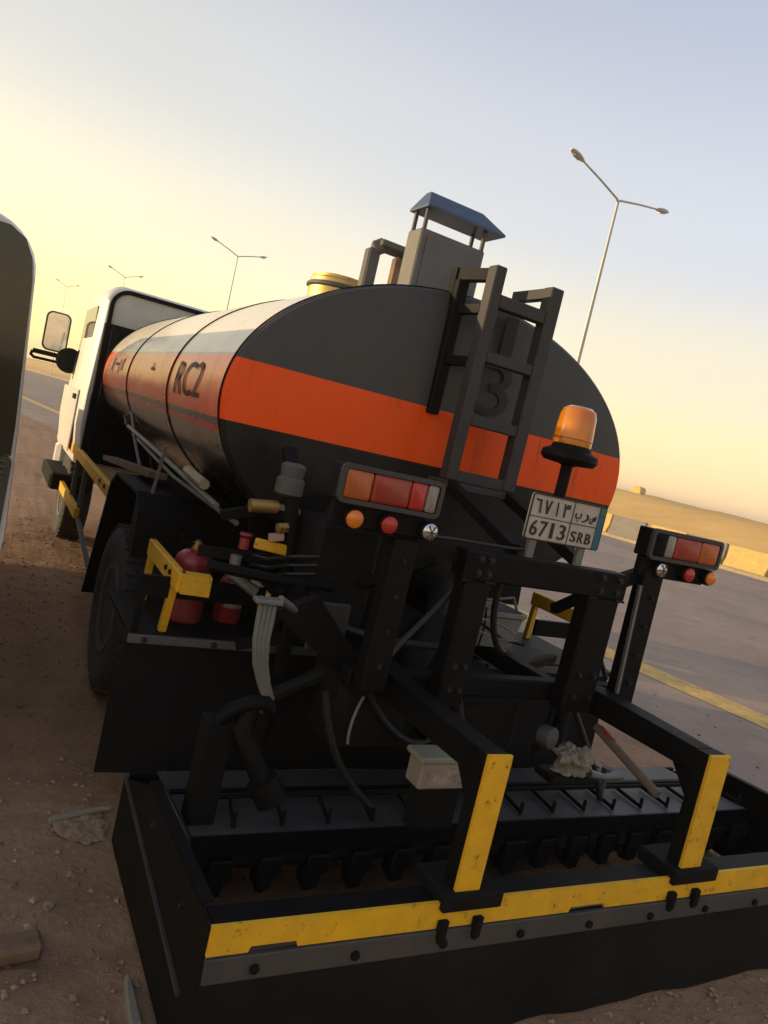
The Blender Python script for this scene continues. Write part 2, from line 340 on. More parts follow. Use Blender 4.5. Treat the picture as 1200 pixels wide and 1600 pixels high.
me.from_pydata([(x, y, gheight(x, y)) for y in gy for x in gx], [], [(j*NX+i, j*NX+i+1, (j+1)*NX+i+1, (j+1)*NX+i) for j in range(NY-1) for i in range(NX-1)])
me.materials.append(dirt); me.materials.append(sandm)
for p in me.polygons:
    p.use_smooth = True
    c = p.center
    if c.x*RV.x + c.y*RV.y > 25: p.material_index = 1
struct(link('ground', me, None))
# road surface
def strip(name, v0, v1, z, mat, u0=-80, u1=820, nu=120, nv=6, jag=0):
    vs = []; us = [u0 + (u1-u0)*(k/nu)**2 if u0 >= 0 else None for k in range(nu+1)]
    if us[0] is None: us = [u0 + (-u0+12)*k/(nu//2) for k in range(nu//2)] + [12 + (u1-12)*(k/(nu//2))**2 for k in range(nu//2+1)]
    for u in us:
        for j in range(nv+1):
            v = v0+(v1-v0)*j/nv
            if j == 0 and jag: v += jag*(noise.noise(Vector((u*.8, 0, 0)))+.5*noise.noise(Vector((u*3, 4, 0))))
            vs.append(uv2(u, v, z))
    m = nv+1
    me = bpy.data.meshes.new(name); me.from_pydata(vs, [], [(i*m+j, i*m+j+1, (i+1)*m+j+1, (i+1)*m+j) for i in range(len(us)-1) for j in range(nv)])
    me.materials.append(mat)
    return struct(link(name, me, None))
strip('road', 4.6, 24.0, .004, asphalt, jag=.35)
strip('edge_line', 6.16, 6.58, .008, linem, nv=1)
# far kerb with its verge
mb = MB()
us = [-60 + 4*k for k in range(140)]
rings = [[uv2(u, v, z) for v, z in ((24.0, -.02), (24.0, .11), (24.04, .13), (24.3, .13), (24.3, -.02))] for u in us]
mb.loft(rings); struct(mb.build('kerb', pmat('kerb_concrete', (.42, .33, .2), .85, var=.2, dust=.4)))

# concrete barrier blocks, alternately yellow and dark
def barrier(mat):
    prof = [(-.24, 0), (-.24, .14), (-.11, .36), (-.075, .8), (.075, .8), (.11, .36), (.24, .14), (.24, 0)]
    mb = MB(); mb.loft([[RV*a + RD*w + Vector((0, 0, z)) for a, z in prof] for w in (-.74, -.7, .7, .74)])
    return mb.build('barrier_block', mat, bevel=.015)
by, bgk = barrier(yconc), barrier(gconc)
k = 0; used = {0: 0, 1: 0}
for i in range(-3, 34):
    u = 9.4 + 1.62*i
    src = (by, bgk)[i % 2]
    o = src if not used[i % 2] else src.copy()
    if used[i % 2]: COL.objects.link(o)
    used[i % 2] += 1
    o.location = uv2(u, 25.3 + .1*math.sin(i*2.1), .02)
    tag(o, ('yellow' if i % 2 == 0 else 'dark grey') + ' painted concrete barrier block in the median row across the road', 'barrier', 'barrier blocks along the far kerb')
# small marker blocks on the crest of the sand bank
mk = None
for i in range(5):
    u = 17 + 9.5*i + 3*(i % 2); p = uv2(u, 42.5); z = gheight(p.x, p.y)
    mb = MB(); w = .35; 
    if mk is None:
        mb.prism([(-.38, -.2), (-.34, .34), (-.2, .42), (.2, .42), (.34, .34), (.38, -.2)], 'X', -.3, .3); o = mk = mb.build('marker_block', yconc, bevel=.03)
    else: o = mk.copy(); COL.objects.link(o)
    o.location = (p.x, p.y, z); o.rotation_euler.z = .15
    tag(o, 'small yellow marker block on the crest of the sandy bank beyond the road', 'marker block', 'marker blocks on the bank')

# ------------------------------------------------------------------ street lamps
def street_lamp(H=13.0):
    t = thing('street_lamp', 'x', 'street lamp', (0, 0, 0), 'twin arm street lamps along the median')
    MB().tube([(0, 0, -.2), (0, 0, .3), (0, 0, H)], [.13, .12, .055], 12).build('pole', lampgrey, t)
    MB().lathe([(.22, -.02), (.22, .06), (.15, .1), (.15, .5), (.125, .55)], (0, 0, .1), (0, 0, 1), 12).build('base_sleeve', lampgrey, t)
    for sg in (-1, 1):
        d = RV*sg
        tip = d*2.55 + Vector((0, 0, H+.6))
        MB().tube([Vector((0, 0, H-.05)), d*.1 + Vector((0, 0, H+.05)), d*1.3 + Vector((0, 0, H+.34)), tip], [.05, .045, .04, .035], 8).build('arm', lampgrey, t)
        ex = d; h = MB()
        rr = []
        for a, w, zt, zb in ((-.1, .05, .04, -.03), (0, .09, .07, -.05), (.25, .15, .09, -.07), (.55, .13, .07, -.06), (.72, .04, .03, -.03)):
            c = tip + ex*a + Vector((0, 0, a*.18))
            rr.append([c + RD*w*x + Vector((0, 0, z)) for x, z in ((-1, zb*.4), (-.6, zb), (.6, zb), (1, zb*.4), (.6, zt), (-.6, zt))])
        h.loft(rr); hd = h.build('lamp_head', lampgrey, t)
        MB().bar(tip+ex*.15+Vector((0, 0, -.055)), tip+ex*.5+Vector((0, 0, .005)), .16, .03).build('lens', white_l, hd)
    return t
proto = street_lamp()
lamps = [((20.86, 24.57), 'tall twin arm street lamp rising behind the right of the tank'), ((15.6, 60.7), 'twin arm street lamp above the tank just right of the cab'),
         ((11.9, 93.5), 'faint distant street lamp right above the tanker cab roof'), ((8.2, 123.6), 'faintest distant street lamp above the cab mirror')]
for i, (p, lab) in enumerate(lamps):
    o = proto if i == 0 else copy_thing(proto, (0, 0, 0))
    o.location = (p[0], p[1], .1); o['label'] = lab
    k = (1, .74, .62, .5)[i]; o.scale = (k, k, 1)

# ------------------------------------------------------------------ tanker truck
CX = 1.727
T = thing('tanker_truck', 'orange, silver and black bitumen tanker truck with rear ladder and amber beacon', 'tanker truck', (CX, 4.5, 0))
mir = lambda x: 2*CX - x
TA, TB, TZ = .99, .61, 1.55
def ell(a, s=1, off=0): return (CX + (TA*s+off)*math.cos(a), TZ + (TB*s+off)*math.sin(a))
NE = 128
def ering(y, s=1, off=0): return [(*[ell(2*math.pi*k/NE, s, off)[0]], y, ell(2*math.pi*k/NE, s, off)[1]) for k in range(NE)]
Y0, Y1 = 2.70, 5.95
tank = MB().loft([ering(Y0), ering(Y0+.05), ering(3.64), ering(4.83), ering(Y1-.05), ering(Y1)], cap=False).build('tank', shellm, T)
front = MB().loft([ering(Y1), ering(Y1+.03, .96), ering(Y1+.09, .6), ering(Y1+.11, .05)]).build('front_dish', shellm, tank)
end = MB().loft([ering(Y0+.002), ering(Y0-.012, .985), ering(Y0-.018, .93), ering(Y0-.03, .7), ering(Y0-.038, .4), ering(Y0-.04, .04)]).build('end_plate', endm, tank, smooth=30)
for y in (Y0+.012, 3.64, 4.83, Y1-.02):
    MB().loft([ering(y-.007, 1, .0005), ering(y-.005, 1, .005), ering(y+.005, 1, .005), ering(y+.007, 1, .0005)], cap=False).build('weld_seam', blackm, tank)
# lettering on the side: wrapped on the ellipse
def wrap(p):
    dz = max(-.999, min(.999, (p.z-TZ)/TB)); x = CX - TA*math.sqrt(1-dz*dz)
    return Vector((x - .004 - (p.x-.76)*-1*0, p.y, p.z))
def side_text(txt, y, z, w, h, mat=lettm):
    me = text_mesh(txt, .2, 0); me.materials.clear(); me.materials.append(mat)
    bm = bmesh.new(); bm.from_mesh(me); bmesh.ops.triangulate(bm, faces=bm.faces)
    for _ in range(2): bmesh.ops.subdivide_edges(bm, edges=[e for e in bm.edges if e.calc_length() > .02], cuts=1)
    bm.to_mesh(me); bm.free()
    xs = [v.co.x for v in me.vertices]; ys = [v.co.y for v in me.vertices]; mx, my = (min(xs)+max(xs))/2, (min(ys)+max(ys))/2
    for v in me.vertices:
        p = Vector((0, y - (v.co.x-mx)/(max(xs)-min(xs))*w, z + (v.co.y-my)/(max(ys)-min(ys))*h))
        v.co = wrap(p) - Vector((CX, 4.5, 0))
    return link('lettering', me, tank, (CX, 4.5, 0))
side_text('RC2', 3.26, 1.578, .46, .15)
def smudge(y0, y1, z0, z1):      # worn, unreadable paint strokes
    n = 5; q = [wrap(Vector((0, y0+(y1-y0)*i/n, z0+(z1-z0)*j/n))) for i in range(n+1) for j in range(n+1)]
    MB().add(q, [(i*(n+1)+j, i*(n+1)+j+1, (i+1)*(n+1)+j+1, (i+1)*(n+1)+j) for i in range(n) for j in range(n)]).build('worn_marking', pmat('worn_black', (.05, .03, .02), .6), tank)
for y0, y1, z0, z1 in ((4.05, 4.13, 1.595, 1.61), (4.08, 4.10, 1.61, 1.635), (5.1, 5.14, 1.57, 1.65), (5.22, 5.25, 1.55, 1.64), (5.30, 5.42, 1.60, 1.62), (5.5, 5.54, 1.56, 1.65)): smudge(y0, y1, z0, z1)
# stacked figures on the rear end
for ch, z, w, h, x in (('1', 2.05, .062, .165, 1.865), ('3', 1.825, .165, .23, 1.855)):
    o = lettering(ch, .3, (x, Y0-.045, z), (1, 0, 0), (0, 0, 1), T, fit=(w, h), name='figure')

# ladder
lad = MB().box(1.605, 1.655, 2.47, 2.53, 1.42, 2.255).build('ladder', ladderm, T, bevel=.004)   # left stile
LY = 2.5
MB().box(1.885, 1.945, 2.47, 2.53, 1.42, 2.255).build('stile', ladderm, lad, bevel=.004)
MB().box(1.555, 1.605, 2.635, 2.672, 1.66, 2.2).build('back_stile', black, lad, bevel=.004)
for z, h in ((2.13, .05), (1.915, .042), (1.665, .042), (1.44, .045)):
    MB().box(1.656, 1.884, 2.475, 2.525, z-h/2, z+h/2).build('rung', ladderm, lad, bevel=.003)
for z in (1.885, 2.09): MB().bar((1.62, 2.53, z), (1.585, 2.66, z-.005), .035, .035).build('spacer', black, lad)
MB().bar((1.63, 2.53, 2.225), (1.585, 2.69, 2.225), .045, .045).bar((1.58, 2.7, 2.25), (1.58, 2.7, 2.1), .045, .045).build('top_hook', black, lad)
MB().bar((1.915, 2.53, 2.235), (1.915, 2.75, 2.235), .04, .04).bar((1.915, 2.735, 2.215), (1.915, 2.735, 2.1), .04, .04).build('top_hook', ladderm, lad)
for x in (1.63, 1.915): MB().bar((x, 2.47, 1.40), (x, 2.0, 1.25), .04, .04).build('ladder_stay', black, lad)
MB().box(1.60, 1.95, 2.46, 2.60, 1.385, 1.415).build('ladder_step', ladderm, lad, bevel=.004)

# burner housing with a hipped rain cap
hb = MB().box(1.46, 1.785, 2.87, 2.99, 2.08, 2.405).build('burner_housing', pmat('housing_grey', (.14, .14, .14), .45, .3, dust=.3), T, bevel=.006)
x0, x1, y0, y1 = 1.455, 1.855, 2.85, 3.01
cap = MB(); cap.add([(x0, y0, 2.497), (x1, y0, 2.497), (x1, y1, 2.497), (x0, y1, 2.497), (x0, y0, 2.487), (x1, y0, 2.487), (x1, y1, 2.487), (x0, y1, 2.487), (x0+.03, 2.91, 2.565), (x1-.10, 2.91, 2.565), (x1-.10, 2.95, 2.565), (x0+.03, 2.95, 2.565)],
   [(7, 6, 5, 4), (0, 4, 5, 1), (1, 5, 6, 2), (2, 6, 7, 3), (3, 7, 4, 0), (0, 1, 9, 8), (1, 2, 10, 9), (2, 3, 11, 10), (3, 0, 8, 11), (8, 9, 10, 11)])
cap.build('rain_cap', blue, hb, smooth=20)
for x in (1.475, 1.77):
    for y in (2.882, 2.978): MB().box(x-.007, x+.007, y-.007, y+.007, 2.406, 2.486).build('cap_leg', grey, hb)
MB().box(1.49, 1.755, 2.864, 2.869, 2.13, 2.38).build('access_panel', pmat('housing_panel', (.125, .125, .125), .45, .3, dust=.3), hb)
# manhole collar and vent pipe on the tank top
hatchm = pmat('hatch_sunset_steel', (.60, .42, .15), .32, .85, dust=.1)  # brassy base colour on grey steel imitates the sunset's reflection
mh = MB().lathe([(.18, 0), (.18, .215), (.17, .225), (.17, .24), (.0, .25)], (1.70, 4.2, 2.12), (0, 0, 1), 40).build('manhole', hatchm, T)
MB().lathe([(.182, 0), (.195, .008), (.195, .02), (.182, .03)], (1.70, 4.2, 2.285), (0, 0, 1), 40).build('clamp_ring', grey, mh)
vp = MB().bar((1.69, 3.83, 2.1), (1.69, 3.83, 2.5), .07, .07).bar((1.69, 3.83, 2.5), (1.74, 3.8, 2.535), .07, .07).build('vent_frame', grey, T, bevel=.01)
MB().bar((1.86, 3.83, 2.1), (1.86, 3.83, 2.5), .07, .07).build('upright', pmat('rusty_steel', (.2, .11, .07), .7, var=.3), vp, bevel=.01)
MB().box(1.70, 1.95, 3.75, 3.9, 2.515, 2.55).build('top_plate', grey, vp, bevel=.006)
MB().tube([(1.9, 3.8, 2.50), (2.0, 3.76, 2.475), (2.1, 3.72, 2.455)], .02, 10).build('lever', grey, vp)
MB().box(1.6, 2.0, 3.6, 4.05, 2.12, 2.18).build('pad', blackm, vp, bevel=.01)

# cab
cabp = []
def cab_ring(y, zt, zb=.80, xi=.0, r=.13, n=6):
    x0, x1 = .70+xi, mir(.70+xi); pts = []
    for cx, cz, a0 in ((x1-r, zt-r, 0), (x0+r, zt-r, 90)):
        for k in range(n+1):
            a = R(a0 + 90*k/n); pts.append((cx + r*math.cos(a), y, cz + r*math.sin(a)))
    pts += [(x0-.03, y, 1.35), (x0-.03, y, 1.1), (x0, y, zb), (x1, y, zb), (x1+.03, y, 1.1), (x1+.03, y, 1.35)]
    return pts
cab = MB().loft([cab_ring(6.32, 2.2, xi=.03), cab_ring(6.36, 2.22), cab_ring(7.3, 2.22), cab_ring(7.75, 2.1, xi=.03), cab_ring(7.98, 1.45), cab_ring(8.05, 1.2, xi=.02)]).build('cab', white, T, smooth=50)
# rear window with its dark seal; sky reflection painted as flat pale grey
def rrect(x0, x1, z0, z1, r, n=6):
    out = []
    for cx, cz, a0 in ((x1-r, z0+r, -90), (x1-r, z1-r, 0), (x0+r, z1-r, 90), (x0+r, z0+r, 180)):
        for k in range(n+1): a = R(a0+90*k/n); out.append((cx+r*math.cos(a), cz+r*math.sin(a)))
    return out
def frame_ring(x0, x1, z0, z1, r, w, ya, yb):
    o, i = rrect(x0, x1, z0, z1, r), rrect(x0+w, x1-w, z0+w, z1-w, max(.01, r-w)); n = len(o); mb = MB()
    mb.add([(x, ya, z) for x, z in o]+[(x, ya, z) for x, z in i]+[(x, yb, z) for x, z in o]+[(x, yb, z) for x, z in i],
           [(k, (k+1) % n, n+(k+1) % n, n+k) for k in range(n)]+[(2*n+k, 3*n+k, 3*n+(k+1) % n, 2*n+(k+1) % n) for k in range(n)]+
           [(k, 2*n+k, 2*n+(k+1) % n, (k+1) % n) for k in range(n)]+[(n+k, n+(k+1) % n, 3*n+(k+1) % n, 3*n+k) for k in range(n)])
    return mb
frame_ring(.735, mir(.735), .95, 2.195, .14, .03, 6.27, 6.318).build('rear_seal', blackm, cab)
MB().prism(rrect(.767, mir(.767), .98, 2.163, .11), 'Y', 6.29, 6.317).build('rear_window', skyglass, cab)
for sx in (1, -1):
    X = lambda x: x if sx == 1 else mir(x)
    d = MB().prism([(6.6, 1.42), (7.62, 1.42), (7.42, 2.05), (6.62, 2.05)], 'X', *sorted((X(.688), X(.692)))).build('door_window', glassd, cab)
    MB().prism([(6.55, .86), (7.55, .86), (7.75, 1.36), (6.55, 1.36)], 'X', *sorted((X(.655), X(.664)))).build('door', white, cab)
    MB().box(*sorted((X(.64), X(.654))), 6.62, 6.78, 1.28, 1.32).build('door_handle', black, cab)
    MB().box(*sorted((X(.60), X(.95))), 6.9, 7.9, .48, .62).build('step', blackm, cab, bevel=.02)
MB().prism([(.82, 1.3), (2.63, 1.3), (2.55, 2.0), (.9, 2.0)], 'Y', 8.02, 8.06).build('windscreen', glassd, cab)
MB().box(.70, mir(.70), 7.9, 8.15, .45, .8).build('front_bumper', white, cab, bevel=.04)
# mirror with its arm and small lower mirror
mr_ = MB().loft([[(x, 7.93+dy, z) for x, z in rrect(.40, .62, 1.63, 2.0, .06)] for dy in (-.03, .0)] + [[(x, 8.0, z) for x, z in rrect(.43, .59, 1.68, 1.95, .05)]]).build('mirror', pmat('mirror_shell', (.05, .045, .04), .5), cab)
MB().prism(rrect(.415, .605, 1.645, 1.985, .05), 'Y', 7.892, 7.899).build('mirror_glass', pmat('mirror_glass', (.6, .6, .58), .05, 1), mr_)
MB().tube([(.72, 7.9, 1.62), (.62, 7.92, 1.6), (.34, 7.95, 1.6)], .022, 8).tube([(.34, 7.95, 1.6), (.33, 7.95, 1.56), (.36, 7.95, 1.54), (.72, 7.9, 1.54)], .015, 8).build('mirror_arm', blackm, cab)
MB().lathe([(.10, 0), (.12, .02), (.10, .08), (.02, .1)], (.66, 7.86, 1.58), (0, 1, 0), 20).build('round_mirror', black, cab)
# dark headboard between cab and tank
hbd = MB().box(.70, mir(.70), 6.06, 6.12, .85, 1.9).build('headboard', black, T, bevel=.006)
for x in (.78, 1.3, 2.15, 2.67): MB().box(x-.03, x+.03, 6.02, 6.059, .85, 1.88).build('stiffener', black, hbd)

# chassis
for x in (1.36, 2.094): MB().box(x-.035, x+.035, 2.76, 8.0, .72, .93).build('chassis_rail', blackm, T, bevel=.006); MB().box(x-.03, x+.03, 2.041, 2.759, .68, .752).build('subframe_bar', black, T, bevel=.005)
for y in (3.2, 4.4, 5.4, 6.3): MB().box(1.396, 2.058, y-.04, y+.04, .76, .89).build('cross_member', blackm, T)
for y in (3.0, 4.1, 5.3): MB().prism([(1.1, .931), (2.354, .931), (2.5, 1.28), (2.2, 1.15), (1.727, 1.0), (1.25, 1.15), (.954, 1.28)], 'Y', y-.05, y+.05).build('tank_saddle', blackm, T)
# wheels
def wheel(parent, x, y, out, dual=False):
    """out = -1: outer face looks to -X"""
    r = .405
    prof = [(.22, -.09), (.30, -.108), (.37, -.108), (.395, -.09), (.405, -.06), (.405, .06), (.395, .09), (.37, .108), (.30, .108), (.22, .09)]
    t = MB().lathe(prof, (x, y, r), (1, 0, 0), 48).build('wheel', rubber, parent, smooth=40)
    rim = MB().lathe([(.225, -.085), (.225, -.10), (.19, -.095), (.18, -.02), (.1, .0), (.09, -.05), (.02, -.06)], (x, y, r), (-out, 0, 0), 32).build('rim', grey, t)
    for k in range(6):
        a = k*math.pi/3; MB().lathe([(.014, 0), (.014, .03), (.008, .035)], (x+out*.015, y+.135*math.cos(a), r+.135*math.sin(a)), (out, 0, 0), 6).build('wheel_nut', grey, t)
    tr = MB()
    for k in range(36):
        a = 2*math.pi*k/36
        for off, tw in ((-.075, .04), (-.025, -.03), (.025, .03), (.075, -.04)):
            c = Vector((x+off, y+.407*math.cos(a), r+.407*math.sin(a))); tdir = Vector((0, -math.sin(a), math.cos(a)))
            tr.bar(c - tdir*.022 + Vector((tw*.1, 0, 0)), c + tdir*.022 - Vector((tw*.1, 0, 0)), .042, .014, Vector((0, math.cos(a), math.sin(a))))
    o = tr.build('tread', rubber, t, smooth=0)
    return t
wheel(T, .79, 3.8, -1); wheel(T, 1.05, 3.8, -1); wheel(T, mir(.79), 3.8, 1); wheel(T, mir(1.05), 3.8, 1)
wheel(T, .86, 7.35, -1); wheel(T, mir(.86), 7.35, 1)
MB().tube([(.95, 3.8, .41), (1.5, 3.8, .41), (1.6, 3.8, .41), (1.9, 3.8, .41), (2.5, 3.8, .41)], [.07, .08, .18, .18, .07], 16).build('rear_axle', blackm, T)
# boxed fenders over the rear wheels
for sx in (1, -1):
    X = lambda x: x if sx == 1 else mir(x)
    f = MB()
    out = [(3.28, .78), (3.3, .98), (3.42, 1.05), (4.02, 1.05), (4.16, .98), (4.42, .3)]
    inn = [(4.40, .3), (4.14, .97), (4.01, 1.035), (3.43, 1.035), (3.315, .97), (3.295, .78)]
    f.prism(out+inn, 'X', *sorted((X(.655), X(1.2))))
    f.build('fender', black, T, smooth=20)
    MB().prism([(3.31, .80), (3.32, .96), (3.44, 1.034), (3.44, .80)], 'X', *sorted((X(.662), X(.668)))).build('fender_gusset', black, T)
# side guard rails (yellow)
for sx in (1, -1):
    X = lambda x: x if sx == 1 else mir(x)
    g = MB().bar((X(.70), 4.35, .89), (X(.70), 6.75, .905), .035, .075).build('side_guard', yellow, T, bevel=.004)
    MB().bar((X(.70), 5.6, .53), (X(.70), 6.9, .53), .035, .075).build('lower_rail', yellow, g, bevel=.004)
    for y in (4.40, 5.65, 6.2): MB().bar((X(.715), y, .868), (X(.715), y, .35 if y < 5 else .5), .03, .03).build('post', grey if y > 5 else yellow, g)
    MB().bar((X(.715), 4.42, .32), (X(.715), 5.62, .5), .025, .025).build('brace', steel, g)
    for y in (4.5, 4.7, 6.6): MB().lathe([(.012, 0), (.012, .008)], (X(.682), y, .9), (-sx, 0, 0), 8).build('bolt', blackm, g)
    # rear corner guard on the platform
    g2 = MB().bar((X(.70), 2.56, .868), (X(.70), 3.12, .868), .03, .07).build('corner_guard', yellow, T, bevel=.004)
    MB().bar((X(.70), 3.09, .832), (X(.70), 3.11, .50), .025, .03).build('post', yellow, g2)
    MB().bar((X(.70), 2.66, .832), (X(.70), 2.70, .651), .025, .035).build('post', yellow, g2)
    MB().bar((X(.70), 2.575, .868), (X(.80), 2.565, .868), .06, .07).build('end_lug', yellow, g2)
    for y in (2.68, 2.75): MB().lathe([(.01, 0), (.01, .008)], (X(.685), y, .875), (-sx, 0, 0), 8).build('bolt', blackm, g2)
    # platform beside the rails and its hanging sheet
    p = MB().box(*sorted((X(.58), X(1.32))), 2.63, 3.2, .625, .65).build('platform', black, T, bevel=.004)
    MB().box(*sorted((X(.585), X(1.05))), 2.655, 2.675, .785, .86).build('stowage_bar', black, p)
    MB().box(*sorted((X(.585), X(.61))), 2.655, 2.675, .651, .784).build('stowage_post', black, p)
sk = MB()
sk.loft([[(x + (0 if z > .5 else -.02*(1 if x < CX else -1)), yy + .012*math.sin(x*5+z*3), z) for x in [.565 + (2.325)*k/24 for k in range(25)]] + [(x + (0 if z > .5 else -.02*(1 if x < CX else -1)), yy+.012*math.sin(x*5+z*3)+.012, z) for x in reversed([.565 + (2.325)*k/24 for k in range(25)])] for z, yy in ((.15, 2.60), (.3, 2.605), (.45, 2.612), (.66, 2.617))])
sk.build('hanging_sheet', rubsheet, T)
MB().box(.565, mir(.565), 2.59, 2.606, .63, .66).build('sheet_clamp', grey, T, bevel=.002)
# underbody: exhaust, pump, reservoir, propeller shaft
MB().tube([(1.1, 3.0, .62), (1.1, 5.2, .62)], .1, 16).build('silencer', grime, T)
MB().tube([(1.55, 2.35, .75), (1.55, 2.95, .75)], [.15, .15], 20).build('pump_motor', grime, T)
MB().box(1.70, 2.0, 2.3, 2.7, .42, .70).build('gearbox', grime, T, bevel=.03)
MB().tube([(1.727, 3.8, .45), (1.727, 6.2, .62)], .04, 10).build('propeller_shaft', grime, T)
MB().box(1.05, 1.30, 2.3, 2.55, .82, 1.2).build('valve_chest', grime, T, bevel=.02)
MB().tube([(1.727, 2.8, 1.0), (1.727, 2.5, .98), (1.6, 2.3, .9), (1.5, 2.25, .7), (1.5, 2.2, .45)], .05, 12).build('outlet_pipe', grime, T)
MB().tube([(1.3, 2.1, .85), (1.0, 2.25, .6), (1.0, 2.3, .4)], .03, 10).build('pipe', grime, T)
MB().tube([(2.2, 2.2, .95), (2.35, 2.3, .7), (2.3, 2.25, .42)], .035, 10).build('pipe', grime, T)
MB().box(1.12, 1.4, 2.02, 2.28, .50, .78).build('hydraulic_tank', grime, T, bevel=.03)
MB().box(1.55, 1.9, 2.05, 2.3, .48, .72).build('hydraulic_block', grime, T, bevel=.03)
MB().prism([(.86, .93), (1.0, .99), (1.22, .77), (1.17, .72)], 'Y', 2.08, 2.12).build('bracket_plate', black, T)

MB().box(1.02, 1.15, 2.14, 2.16, .80, .96).build('cover_plate', pmat('cover_grey', (.03, .03, .031), .5, dust=.1), T, bevel=.004)
for k in range(5): MB().lathe([(.022, 0), (.022, .05), (.014, .055), (.014, .075)], (1.07+.05*k, 2.27, 1.205), (0, 0, 1), 10).build('solenoid', grime, T)
for k, (p, q) in enumerate((((.75, 2.62, .98), (1.3, 2.45, 1.02)), ((.9, 2.45, .70), (1.35, 2.3, .86)), ((1.02, 2.3, .66), (1.02, 2.3, .98)), ((.80, 2.6, 1.12), (1.2, 2.6, 1.25)), ((1.25, 2.3, 1.0), (1.35, 2.02, 1.18)), ((2.15, 2.3, 1.0), (2.1, 2.0, 1.18)), ((2.1, 2.4, .7), (2.5, 2.6, .7)))): MB().bar(p, q, .035, .035).build('brace', black, T)
for z in (1.02, 1.05, 1.08): MB().tube([(1.06, 2.28, z), (.98, 2.32, z-.02), (.94, 2.42, z-.06), (.93, 2.55, z-.08)], .007, 8).build('small_pipe', pmat('tube_grey', (.02, .02, .02), .4, .5), T)
# rear portal frame carrying the lights
pf = MB().box(1.38, 2.09, 1.90, 1.98, 1.145, 1.238).build('portal_frame', black, T, bevel=.006)
MB().box(1.40, 1.50, 1.905, 1.975, .72, 1.144).build('upright', black, pf, bevel=.006)
MB().box(1.93, 2.075, 1.905, 1.975, .72, 1.144).build('upright', black, pf, bevel=.006)
MB().box(1.11, 2.28, 1.985, 2.04, .73, .80).build('lower_beam', black, pf, bevel=.006)
MB().bar((1.16, 1.94, 1.235), (1.16, 1.94, .76), .085, .06).build('light_post', black, pf, bevel=.004)
rp_ = MB().bar((2.225, 1.94, 1.275), (2.235, 1.94, .76), .10, .05).build('light_post', black, pf, bevel=.004)
MB().bar((2.165, 1.915, 1.21), (2.19, 1.915, .80), .012, .012).build('conduit', steel, pf)
MB().bar((1.02, 1.96, 1.255), (1.38, 1.96, 1.2), .03, .04).build('light_stay', black, pf)
MB().bar((2.09, 1.96, 1.2), (2.2, 1.96, 1.245), .03, .05).build('light_stay', black, pf)
# lamps
def cluster(x0, x1, order, side):
    b = MB().box(x0-.012, x1+.012, 1.90, 1.965, 1.318, 1.422).build('tail_lamp', black, T, bevel=.004)
    frame_ring(x0-.016, x1+.016, 1.314, 1.426, .02, .014, 1.885, 1.8995).build('lamp_bezel', pmat('bezel', (.035, .035, .036), .45, dust=.15), b)
    w = (x1-x0)
    a = x0
    for fr, m in order:
        MB().loft([[(x, y, z) for x, z in rrect(a+.002+i, a+fr*w-.002-i, 1.33+i, 1.41-i, .008, 3)] for y, i in ((1.899, 0), (1.889, 0), (1.883, .008))]).build('lens', m, b); a += fr*w
    MB().box(x0-.0, x1, 1.925, 1.955, 1.245, 1.3175).build('lamp_bracket', black, b, bevel=.003)
    return b
cl = cluster(.905, 1.215, [(.28, amberd_l), (.41, dred_l), (.18, red_l), (.13, white_l)], 0)
cr = cluster(2.15, 2.50, [(.18, blackm), (.13, white_l), (.40, dred_l), (.29, amberd_l)], 1)
def round_lamp(x, z, m, par):
    b = MB().lathe([(.030, 0), (.030, .02), (.026, .024)], (x, 1.925, z), (0, -1, 0), 20).build('round_lamp', blackm, T)
    MB().lathe([(.0265, .020), (.026, .030), (.018, .036), (.002, .038)], (x, 1.925, z), (0, -1, 0), 20).build('lens', m, b)
    if m is chrome:
        for a in (0, 60, 120):
            c, s_ = math.cos(R(a)), math.sin(R(a)); MB().bar((x-.022*c, 1.888, z-.022*s_), (x+.022*c, 1.888, z+.022*s_), .003, .004).build('reflector_rib', grey, b)
for x, m in ((.965, orange_l), (1.079, red_l), (1.22, chrome), (2.231, chrome), (2.384, red_l), (2.507, orange_l)): round_lamp(x, 1.272 if x < 2 else 1.28, m, T)
# number plate
pl = MB().prism(rrect(1.602, 1.935, 1.302, 1.457, .012, 3), 'Y', 1.938, 1.945).build('number_plate', plateW, T)
fy = 1.9375
MB().box(1.905, 1.931, 1.9345, 1.9379, 1.306, 1.453).build('blue_band', plateB, pl)
MB().box(1.907, 1.929, 1.932, 1.9344, 1.43, 1.449).build('emblem', greenm, pl)
MB().box(1.606, 1.904, 1.936, 1.9379, 1.379, 1.3815).build('divider', lettm, pl)
MB().box(1.787, 1.7895, 1.936, 1.9379, 1.306, 1.453).build('divider', lettm, pl)
frame_ring(1.602, 1.935, 1.302, 1.457, .012, .004, 1.934, 1.9379).build('plate_rim', lettm, pl)
def plate_txt(t, x0, x1, z0, z1):
    lettering(t, .06, ((x0+x1)/2, fy-.0015, (z0+z1)/2), (1, 0, 0), (0, 0, 1), T, fit=(x1-x0, z1-z0), name='plate_character').parent = pl
for i, c in enumerate('6713'): plate_txt(c, 1.62+.041*i+(.006 if c == '1' else 0), 1.62+.041*i+(.018 if c == '1' else .03), 1.316, 1.368)
for i, c in enumerate('SRB'): plate_txt(c, 1.80+.034*i, 1.80+.034*i+.024, 1.318, 1.355)
for i, c in enumerate('٦٧١٣'): plate_txt(c, 1.62+.041*i+(.01 if c == '١' else 0), 1.62+.041*i+(.017 if c == '١' else .027), 1.393, 1.44)
for i, c in enumerate('بрس'.replace('р', 'ر')): plate_txt(c, 1.80+.034*i, 1.80+.034*i+.026, 1.39, 1.42)
